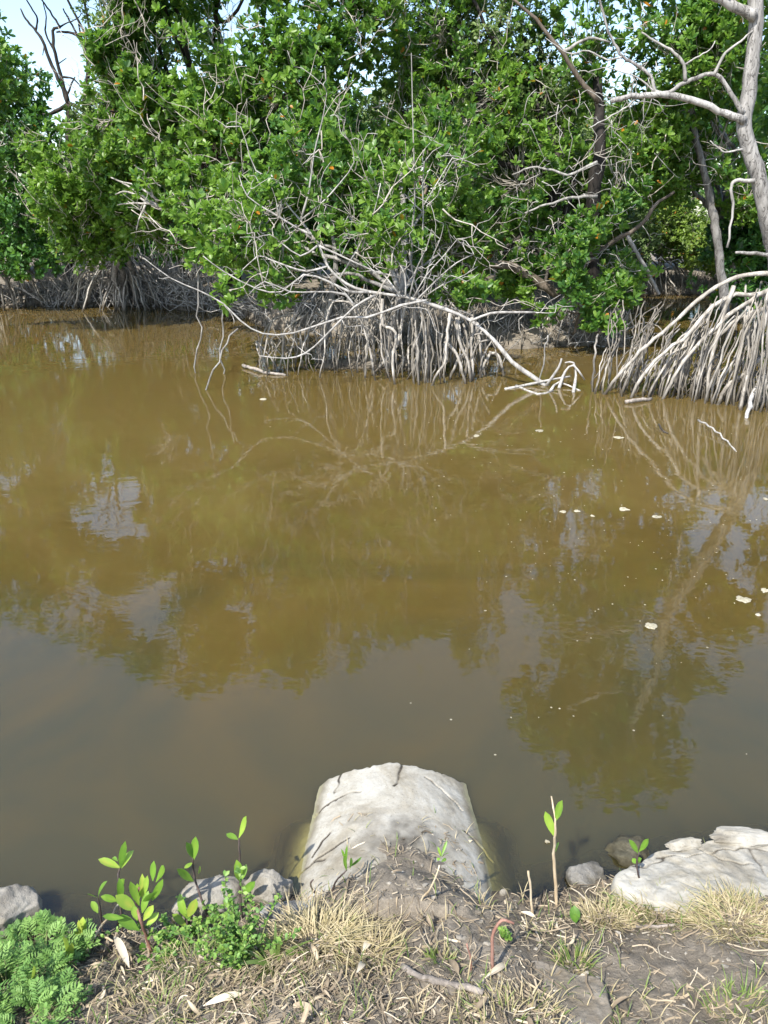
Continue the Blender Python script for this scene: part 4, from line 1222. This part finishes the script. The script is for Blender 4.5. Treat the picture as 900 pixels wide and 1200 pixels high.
seedling('single rounded leaf sprout in bare mud below the lone seedling', [(674, 1086), (674, 1079)], [((674, 1082), (673, 1061), 13)], 1.3, 1.0, seed=11)
seedling('small dark seedling with curved stem on the left of the culvert mud', [(386, 1046), (393, 1034), (400, 1026), (406, 1020)], [((405, 1016), (407, 990), 3.5), ((405, 1008), (400, 995), 3), ((409, 1016), (424, 1004), 3.5), ((406, 1020), (404, 1002), 5), ((410, 1018), (412, 1005), 4)], 1.3, .8, tone=.15, seed=12)
seedling('small seedling with pale bent stem on the mud over the culvert', [(493, 1064), (494, 1055), (506, 1039), (515, 1014)], [((517, 1004), (524, 985), 3.5), ((517, 1004), (513, 992), 3), ((518, 1005), (526, 1000), 3.5), ((516, 1006), (512, 1008), 4), ((517, 1010), (523, 1006), 4)], 1.5, .9, 'stem_tan', tone=.3, seed=13)
seedling('grey green seedling growing from a gap beside the broken slab', [(753, 1048), (748, 1025), (746, 1012), (749, 998)], [((748, 1000), (737, 984), 7), ((749, 998), (760, 983), 7), ((748, 1010), (752, 1006), 6), ((746, 1012), (741, 1006), 6)], 1.3, .8, tone=.2, seed=14)

# sticks and stems stuck in the bank
def stuck(name, label, cat, pts, r0, r1, mat, lift=0.0, side=.0):
    g = ground_at(*pts[0])
    q = np.array([P(a, b, g[1] + side * i) for i, (a, b) in enumerate(pts)])
    q[0] = g - np.array([0, 0, .01])
    s = px_size(g)
    mb = MB(); tube(mb, q, r0 * s, r1 * s, 7, .8, 4, .05, jit=.05)
    return tag(mb.build(name, M[mat], org=g), label, cat)
stuck('dry_stalk', 'thin bare tan stalk standing left of the lone seedling', 'stalk', [(624, 1074), (622, 1045), (619, 1021)], 1.6, 1.2, 'stem_tan')
stuck('red_stem', 'reddish hooked stem arching over the dark mud', 'stem', [(577, 1138), (577, 1110), (577, 1098), (582, 1085), (590, 1078), (602, 1082)], 2.2, 1.6, 'stem_red')
stuck('red_stem', 'short straight reddish stem left of the hooked one', 'stem', [(553, 1138), (551, 1122), (547, 1106)], 1.4, 1.0, 'stem_red')
stuck('dark_stem', 'tiny dark hooked stem at the foot of the culvert', 'stem', [(372, 1046), (366, 1042), (364, 1035), (367, 1031)], 1.3, .9, 'stem_dark')


def lying(name, label, cat, pts, r0, r1, mat, lift=.006, rough=.1):
    q = np.array([ground_at(a, b) + np.array([0, 0, lift]) for a, b in pts])
    s = px_size(q[0])
    mb = MB(); tube(mb, q, r0 * s, r1 * s, 8, .7, 4, rough)
    return tag(mb.build(name, M[mat], org=q[0]), label, cat)
lying('fallen_branch', 'grey knotted dead branch lying on straw in the foreground', 'branch', [(471, 1136), (490, 1147), (515, 1155), (540, 1160), (566, 1167)], 4.4, 4.0, 'driftwood', .012)
lying('dry_stalk', 'pale dry stalk lying towards the water by the leafiest seedling', 'stalk', [(104, 1123), (122, 1092), (144, 1064)], 1.7, 1.1, 'stem_tan', .03)
lying('dry_stalk', 'short pale stalk crossing the longer one beside curled white leaf', 'stalk', [(110, 1096), (122, 1102), (134, 1109)], 1.4, 1.0, 'stem_tan', .02)
lying('dry_stalk', 'thin brown stick lying on mud at lower right', 'stalk', [(745, 1088), (770, 1088), (793, 1086)], 2.0, 1.4, 'driftwood', .008)


def dead_leaf(label, a, b, w, tint, lift=.012, mat='straw'):
    p0 = ground_at(*a) + np.array([0, 0, lift]); p1 = ground_at(*b) + np.array([0, 0, lift])
    mb = MB(); blade(mb, p0, p1, w * px_size(p0), np.array([.2, -.3, 1]), .25, tint, fold=.35)
    return tag(mb.build('dead_leaf', M[mat], org=p0), label, 'dead leaf')
dead_leaf('white curled dead leaf on mud below the leafiest seedling', (135, 1105), (153, 1142), 9, 1.0, .025)
dead_leaf('white dead leaf beside the bare tan stalk', (610, 1072), (628, 1079), 5, 1.0)
dead_leaf('orange brown leaf at the foot of the red stem', (568, 1150), (592, 1134), 8, .85)
dead_leaf('folded brown leaf left of the hooked red stem', (525, 1128), (537, 1146), 9, .35)
dead_leaf('pale broad dead leaf in the lower left straw', (238, 1183), (284, 1168), 9, .95)
dead_leaf('grey dead leaf lying in straw left of the fallen branch', (345, 1180), (368, 1188), 8, .6)
dead_leaf('upright pale dead leaf in the dry grass tuft', (425, 1124), (432, 1113), 8, .98, .03)
dead_leaf('small pale dead leaf below the dry grass tuft', (418, 1150), (426, 1138), 8, .98, .03)
dead_leaf('white leaf lying in mud at the right edge', (676, 1150), (690, 1143), 4, 1.0)
dead_leaf('brown curled leaf in mud at lower right corner', (885, 1135), (900, 1148), 9, .3)

# ------------------------------------------------------------------ weeds
def feathery(label, px, py, n, seed, hgt=.16, spread=.13):
    r = np.random.default_rng(seed)
    g = ground_at(px, py)
    t = thing('feathery_weed', label, 'weed', g)
    st, fo = MB(), MB()
    for k in range(n):
        az = r.uniform(0, 2 * math.pi)
        rad = spread * math.sqrt(r.random())
        b = g + np.array([math.cos(az) * rad * .5, math.sin(az) * rad * .5, 0]); b[2] = Hf(b[0], b[1])
        tip = g + np.array([math.cos(az) * rad * 1.3, math.sin(az) * rad * 1.3, 0]); tip[2] = Hf(tip[0], tip[1]) + hgt * (1.1 - .7 * rad / spread) * r.uniform(.6, 1.1)
        out = np.array([math.cos(az), math.sin(az), 0]) + r.standard_normal(3) * .3
        tube(st, wander(b, tip, 4, .05, r), .0022, .0012, 5, .7, 2)
        for m_ in range(8):
            s0 = b + (tip - b) * (.45 + .08 * m_)
            d_ = out + np.array([r.normal(0, .6), r.normal(0, .6), r.uniform(0, .7)])
            d_ /= np.linalg.norm(d_)
            L = r.uniform(.03, .058)
            fr_ = np.array([s0, s0 + d_ * L * .5 + [0, 0, .008], s0 + d_ * L - [0, 0, .006]])
            path = smooth_path(fr_, 6)
            tn = r.uniform(.2, .9)
            up = np.array([0, 0, 1.]) + r.standard_normal(3) * .25
            for j in range(2, len(path), 2):
                ll = L * .36 * (1 - .55 * abs(j / len(path) - .5))
                sd = np.cross(d_, up); sd /= np.linalg.norm(sd)
                for sg in (-1, 1):
                    v1 = sg * sd + .55 * d_
                    v1 /= np.linalg.norm(v1)
                    blade(fo, path[j], path[j] + v1 * ll, ll * .24, up, .1, tn + r.normal(0, .07), 4, .2)
                    for f2 in (.45, .75):
                        w = path[j] + v1 * ll * f2
                        blade(fo, w, w + (d_ * .8 + sg * sd * .5) * ll * .40, ll * .13, up, .1, tn + r.normal(0, .07), 3, .1)
                        blade(fo, w, w + (-d_ * .3 + sg * sd * .7) * ll * .36, ll * .13, up, .1, tn + r.normal(0, .07), 3, .1)
            blade(fo, path[-2], path[-1] + d_ * .012, .01, up, .1, tn, 4)
    st.build('stem', M['stem_green'], t)
    fo.build('foliage', M['feather'], t)
feathery('feathery leaved weed filling the lower left corner', 8, 1165, 40, 1, .10, .115)
feathery('smaller feathery weed between the left rock and the yellow green shoot', 50, 1120, 22, 2, .075, .08)
feathery('low feathery weed at the very bottom left beside straw', 44, 1200, 12, 3, .06, .08)


def small_herb(label, px, py, hgt, wid, n, seed):
    r = np.random.default_rng(seed)
    g = ground_at(px, py)
    t = thing('leafy_weed', label, 'weed', g)
    st, fo = MB(), MB()
    for k in range(n):
        b = g + np.array([r.normal(0, wid * .25), r.normal(0, wid * .2), -.005])
        tip = g + np.array([r.normal(0, wid * .55), r.normal(0, wid * .4), hgt * r.uniform(.45, 1.05)])
        q = smooth_path(wander(b, tip, 5, .05, r), 4)
        tube(st, q, .002, .001, 5, .7, 1)
        for j in range(4, len(q)):
            for m_ in range(3):
                d_ = r.standard_normal(3); d_[2] = abs(d_[2]) * .7; d_ /= np.linalg.norm(d_)
                L = r.uniform(.009, .019)
                blade(fo, q[j], q[j] + d_ * L, L * .6, np.array([0, 0, 1.]) + r.standard_normal(3) * .3, .1, r.uniform(.1, 1), 4, .25)
    st.build('stem', M['stem_green'], t)
    fo.build('foliage', M['herb'], t)
small_herb('bushy small leaved weed in front of the pale boulders', 281, 1128, .19, .11, 34, 5)
small_herb('low sprawling weed at the foot of the short seedling', 218, 1108, .05, .16, 16, 6)
small_herb('tiny weed sprig in mud right of the red stem', 592, 1098, .035, .03, 4, 7)


def tuft(name, label, px, py, n, hgt, rad, tones, seed, w=.0035, cat='grass tuft', flat=.5):
    r = np.random.default_rng(seed)
    g = ground_at(px, py)
    mb = MB()
    hgt *= .78
    for k in range(n):
        az = r.uniform(0, 2 * math.pi); rr_ = rad * math.sqrt(r.random())
        b = g + np.array([math.cos(az) * rr_, math.sin(az) * rr_ * .7, 0]); b[2] = Hf(b[0], b[1]) - .004
        L = hgt * r.uniform(.5, 1.15)
        lean = r.uniform(.1, 1) * flat * 1.6
        a2 = az + r.normal(0, .7)
        d_ = np.array([math.cos(a2) * lean, math.sin(a2) * lean, 1.0]); d_ /= np.linalg.norm(d_)
        q = [b, b + d_ * L * .5, b + d_ * L * .85 + np.array([math.cos(a2), math.sin(a2), -.4]) * L * .25 * lean]
        q = smooth_path(q, 4)
        q[:, 2] = np.maximum(q[:, 2], Hf(q[:, 0], q[:, 1]) + .003)
        side = np.cross(d_, np.array([0, -1, .6]) + r.standard_normal(3) * .4); side /= np.linalg.norm(side)
        ww = w * r.uniform(.6, 1.2) * (1 - np.linspace(0, 1, len(q)) ** 2 * .9) * .5
        V = np.vstack([q - side * ww[:, None], q + side * ww[:, None]])
        m_ = len(q); i = np.arange(m_ - 1)
        mb.add(V, None, np.stack([i, i + m_, i + m_ + 1, i + 1], 1), np.clip(r.choice(tones) + r.normal(0, .08), 0, 1))
    return tag(mb.build(name, M['grass'], org=g), label, cat)
tuft('grass_tuft', 'sprawling straw coloured grass tuft in front of the grey slab', 368, 1105, 520, .15, .10, [.6, .75, .85, .95], 1, flat=1.9)
tuft('grass_tuft', 'thin dry grass fringe along the straw tuft, nearest the branch', 430, 1118, 220, .11, .09, [.55, .7, .85], 2, flat=1.1)
tuft('grass_tuft', 'broad bright green grass blades at the foot of the bushy weed', 322, 1128, 16, .14, .02, [.1, .2], 3, w=.012, flat=1.0)
tuft('grass_tuft', 'fresh green and yellow grass against the broken slab', 770, 1066, 620, .10, .115, [.2, .35, .5, .6, .8], 4, flat=1.1)
tuft('grass_tuft', 'dry yellow grass at the right edge under the slab', 862, 1078, 520, .10, .12, [.45, .6, .75, .9], 5, flat=1.4)
tuft('grass_tuft', 'bleached dry grass left of the slab beside the lone seedling', 712, 1075, 300, .085, .075, [.55, .7, .85, .95], 6, flat=1.0)
tuft('grass_tuft', 'small green and yellow tuft on the muddy stone', 672, 1130, 90, .10, .045, [.2, .3, .6, .8], 7, flat=.7)
tuft('grass_tuft', 'thin green tuft at the lower right corner', 862, 1180, 110, .075, .07, [.15, .3, .6], 8, flat=.7)
tuft('grass_tuft', 'green grass wisps between the weeds at lower left', 225, 1125, 190, .07, .10, [.05, .2, .3, .6], 9, flat=.9)
tuft('grass_tuft', 'long thin green and tan grass in the bottom left straw', 190, 1180, 110, .08, .12, [.2, .4, .6, .8], 10, flat=1.0)
tuft('grass_tuft', 'few green blades left of the hooked red stem', 515, 1125, 60, .06, .04, [.15, .3, .5], 11, flat=.6)
tuft('grass_tuft', 'yellow straw clump in front of the fallen branch', 600, 1195, 150, .07, .13, [.35, .6, .75], 12, flat=1.0)

# ------------------------------------------------------------------ litter
def to_px(p):
    dep = p[..., 1] * cp + (CAM_Z - p[..., 2]) * sp
    return 450 + FPX * p[..., 0] / dep, 600 - FPX * (p[..., 1] * sp - (CAM_Z - p[..., 2]) * cp) / dep

def dens(px, py):
    d = .42 + 0 * px
    for cx, cy, sx, sy, w in ((380, 1110, 110, 45, 1.2), (250, 1180, 260, 40, .8), (560, 1190, 200, 30, .9), (800, 1070, 130, 28, 1.0), (130, 1150, 90, 40, .6), (650, 1085, 60, 25, .4),
                              (470, 1030, 70, 35, -.34), (800, 1130, 120, 30, -.3), (560, 1090, 60, 30, -.15)):
        d = d + w * np.exp(-((px - cx) / sx) ** 2 - ((py - cy) / sy) ** 2)
    return np.clip(d, .06, 1.6) / 1.6

def scatter(n, seed, uniform=False, pxr=(-150, 1050)):
    r = np.random.default_rng(seed)
    out = []
    while sum(len(o) for o in out) < n:
        x = r.uniform(-1.35, 1.35, 6000); y = r.uniform(.75, 2.0, 6000)
        z = Hf(x, y)
        px, py = to_px(np.stack([x, y, z], -1))
        k = (z > .012) & (py < 1290) & (px > pxr[0]) & (px < pxr[1])
        if not uniform:
            k &= r.random(6000) < dens(px, py)
        out.append(np.stack([x, y, z], -1)[k])
    return np.vstack(out)[:n]

r = np.random.default_rng(91)
mb = MB()
for b in scatter(6300, 92):
    a = r.uniform(0, 2 * math.pi); L = r.choice([.02, .035, .05, .08, .11], p=[.36, .32, .2, .09, .03]) * r.uniform(.7, 1.2)
    bend = r.normal(0, .6); t = np.linspace(-.5, .5, 5)
    ang = a + bend * t
    q = b + np.stack([np.cos(ang) * L * t, np.sin(ang) * L * t, 0 * t], 1)
    q[:, 2] = Hf(q[:, 0], q[:, 1]) + .003 + (.5 + t) * r.uniform(0, .28) * L + r.uniform(0, .006)
    w = r.choice([.0012, .0018, .0026, .004], p=[.3, .35, .25, .1]) * .6
    sd = np.stack([-np.sin(ang), np.cos(ang), 0 * t + r.normal(0, .5)], 1) * w
    i = np.arange(4)
    mb.add(np.vstack([q - sd, q + sd]), None, np.stack([i, i + 5, i + 6, i + 1], 1), np.clip(r.beta(2, 2) * 1.05, 0, 1))
for b in scatter(210, 97):
    a = r.uniform(0, 2 * math.pi); L = r.uniform(.014, .045)
    d_ = np.array([math.cos(a), math.sin(a), r.normal(0, .25)]) * L
    blade(mb, b + [0, 0, .006], b + d_ + [0, 0, .008 + abs(d_[2])], L * r.uniform(.18, .4), np.array([0, 0, 1.]) + r.standard_normal(3) * .5, r.normal(0, .3), np.clip(r.choice([.1, .25, .4, .55, .75]) + r.normal(0, .05), 0, 1), 5, .3)
tag(mb.build('straw_litter', M['straw'], org=np.zeros(3)), 'dry straw and grass litter strewn over the bank', 'straw', kind='stuff')

ico = None
import bmesh as _b
bm = _b.new(); _b.ops.create_icosphere(bm, subdivisions=1, radius=1)
iv = np.array([w.co[:] for w in bm.verts]); iff = np.array([[w.index for w in f.verts] for f in bm.faces]); bm.free()
mb = MB()
for b in scatter(1500, 93, True):
    s = .0022 * (1 + r.exponential(.7))
    if s > .009: s = .009
    v = iv * (1 + .25 * r.standard_normal((len(iv), 1))) * s * np.array([1.3, 1, .7])
    mb.add(v + b + [0, 0, s * .2], iff, None, r.choice([0, 0, .3, .8]))
tag(mb.build('gravel', M['pebble'], org=np.zeros(3), smooth=False), 'tiny pale pebbles and shell bits scattered in the mud', 'gravel', kind='stuff')

mb = MB()
for b in scatter(1500, 94, False):
    az = r.uniform(0, 2 * math.pi)
    L = r.uniform(.02, .06)
    d_ = np.array([math.cos(az) * .5, math.sin(az) * .5, 1]); q = smooth_path([b, b + d_ * L * .6, b + d_ * L + np.array([math.cos(az), math.sin(az), -.5]) * L * .3], 3)
    sd = np.array([-math.sin(az), math.cos(az), 0]); ww = .0016 * (1 - np.linspace(0, 1, len(q)) ** 2)
    m_ = len(q); i = np.arange(m_ - 1)
    mb.add(np.vstack([q - sd * ww[:, None], q + sd * ww[:, None]]), None, np.stack([i, i + m_, i + m_ + 1, i + 1], 1), np.clip(r.choice([.1, .25, .5, .7, .8]) + r.normal(0, .08), 0, 1))
tag(mb.build('grass', M['grass'], org=np.zeros(3)), 'sparse short grass sprouting through the straw', 'grass', kind='stuff')

# ------------------------------------------------------------------ things afloat
def flake(px, py, w, h, label, seed, group=None):
    w, h = w * .82, h * .8
    r = np.random.default_rng(seed)
    c = G(px, py, 0); s = px_size(c)
    dep = abs(G(px, py - h / 2)[1] - G(px, py + h / 2)[1])
    a = np.linspace(0, 2 * math.pi, 15)[:-1]
    rad = 1 + .35 * r.standard_normal(14) * .6
    ring = np.stack([np.cos(a) * rad * w * s / 2, np.sin(a) * rad * dep / 2, 0 * a], 1)
    V = np.vstack([ring + [0, 0, .002], ring * .8 + [0, 0, .007], [[0, 0, .008]]]) + c
    i = np.arange(14); j = (i + 1) % 14
    mb = MB(); mb.add(V, np.stack([i + 14, j + 14, np.full(14, 28)], 1), np.stack([i, j, j + 14, i + 14], 1), r.uniform(.6, 1))
    return tag(mb.build('floating_flake', M['fleck'], org=c, smooth=False), label, 'floating flake', group)
flake(763, 734, 17, 9, 'cream flake afloat alone, lower left of the largest flake', 1)
flake(872, 703, 21, 9, 'largest cream flake afloat near the right edge', 2)
flake(896, 692, 12, 6, 'cream flake cut by the right edge of the picture', 3)
flake(888, 721, 8, 3, 'small cream flake just below the largest one', 4)
flake(731, 597, 14, 5, 'cream flake afloat at the middle of the far cluster', 5)
flake(770, 606, 12, 4, 'thin cream flake at the right end of the far cluster', 6)
flake(660, 600, 9, 3.5, 'cream flake at the left end of the far cluster', 7)
flake(676, 599, 8, 3, 'smaller flake close beside the leftmost of the far cluster', 8)
flake(694, 605, 5, 2.5, 'tiny flake third from the left in the far cluster', 9)
flake(309, 468, 10, 3, 'white flake afloat before the left end of the central roots', 10)
flake(632, 505, 11, 3, 'pale flake afloat below the fallen driftwood', 11)
flake(558, 511, 9, 3, 'pale flake afloat straight below the right end of the central roots', 12)
flake(725, 513, 12, 3, 'long pale flake afloat in front of the slanting roots', 13)
flake(641, 987, 6, 4, 'white flake afloat beside the lone seedling stem', 14)
flake(900 - 3, 585, 6, 3, 'small flake at the right edge level with the far cluster', 15)
mb = MB()
r = np.random.default_rng(95)
for k in range(230):
    t_ = r.random()
    px, py = (r.normal(720, 110), r.normal(600, 70)) if t_ < .55 else ((r.normal(560, 90), r.normal(510, 30)) if t_ < .8 else (r.uniform(450, 950), r.uniform(480, 900)))
    if py < 462: continue
    c = G(px, py, 0)
    if Hf(c[0], c[1]) > -.05: continue
    s = r.uniform(.0015, .0052) * (1 + .06 * c[1])
    a = np.linspace(0, 2 * math.pi, 7)[:-1]
    ring = np.stack([np.cos(a) * s * r.uniform(.7, 1.4), np.sin(a) * s, 0 * a], 1)
    V = np.vstack([ring + [0, 0, .001], [[0, 0, .004]]]) + c
    i = np.arange(6)
    mb.add(V, np.stack([i, (i + 1) % 6, np.full(6, 6)], 1), None, r.uniform(.4, 1))
tag(mb.build('foam_specks', M['fleck'], org=np.zeros(3)), 'scatter of tiny pale foam specks on the brown water', 'foam', kind='stuff')

# ------------------------------------------------------------------ light
SUN_EL, SUN_AZ = R(50), R(213)           # azimuth clockwise from +Y: behind the camera, to the left
sd = bpy.data.lights.new('sun', 'SUN')
sd.energy, sd.angle, sd.color = 4.2, R(.53), (1, .95, .87)
so = bpy.data.objects.new('sun', sd); COL.objects.link(so)
to = Vector((math.sin(SUN_AZ) * math.cos(SUN_EL), math.cos(SUN_AZ) * math.cos(SUN_EL), math.sin(SUN_EL)))
so.rotation_euler = to.to_track_quat('Z', 'Y').to_euler()
so.location = (0, 0, 30)
W = bpy.data.worlds.new('World'); SC.world = W
W.use_nodes = True
nt = W.node_tree; nt.nodes.clear()
o_ = nt.nodes.new('ShaderNodeOutputWorld'); bg = nt.nodes.new('ShaderNodeBackground'); sk = nt.nodes.new('ShaderNodeTexSky')
sk.sky_type = 'NISHITA'; sk.sun_disc = False; sk.sun_elevation = SUN_EL; sk.sun_rotation = SUN_AZ
sk.air_density, sk.dust_density, sk.ozone_density = 1.0, 1.0, 1.0
bg.inputs['Strength'].default_value = .15
nt.links.new(sk.outputs[0], bg.inputs[0]); nt.links.new(bg.outputs[0], o_.inputs[0])
W.cycles.sampling_method = 'AUTOMATIC'

vs = SC.view_settings
vs.view_transform = 'Standard'; vs.look = 'None'; vs.gamma = 1; vs.exposure = 1.12; vs.use_curve_mapping = False
SC.render.engine = 'CYCLES'
cy = SC.cycles
cy.use_denoising = True
cy.use_adaptive_sampling = True; cy.adaptive_threshold = .015
cy.max_bounces, cy.diffuse_bounces, cy.glossy_bounces, cy.transmission_bounces, cy.transparent_max_bounces = 6, 3, 3, 3, 8
cy.sample_clamp_indirect = 6
for o in SC.objects:
    if '_org' in o.keys():
        del o['_org']
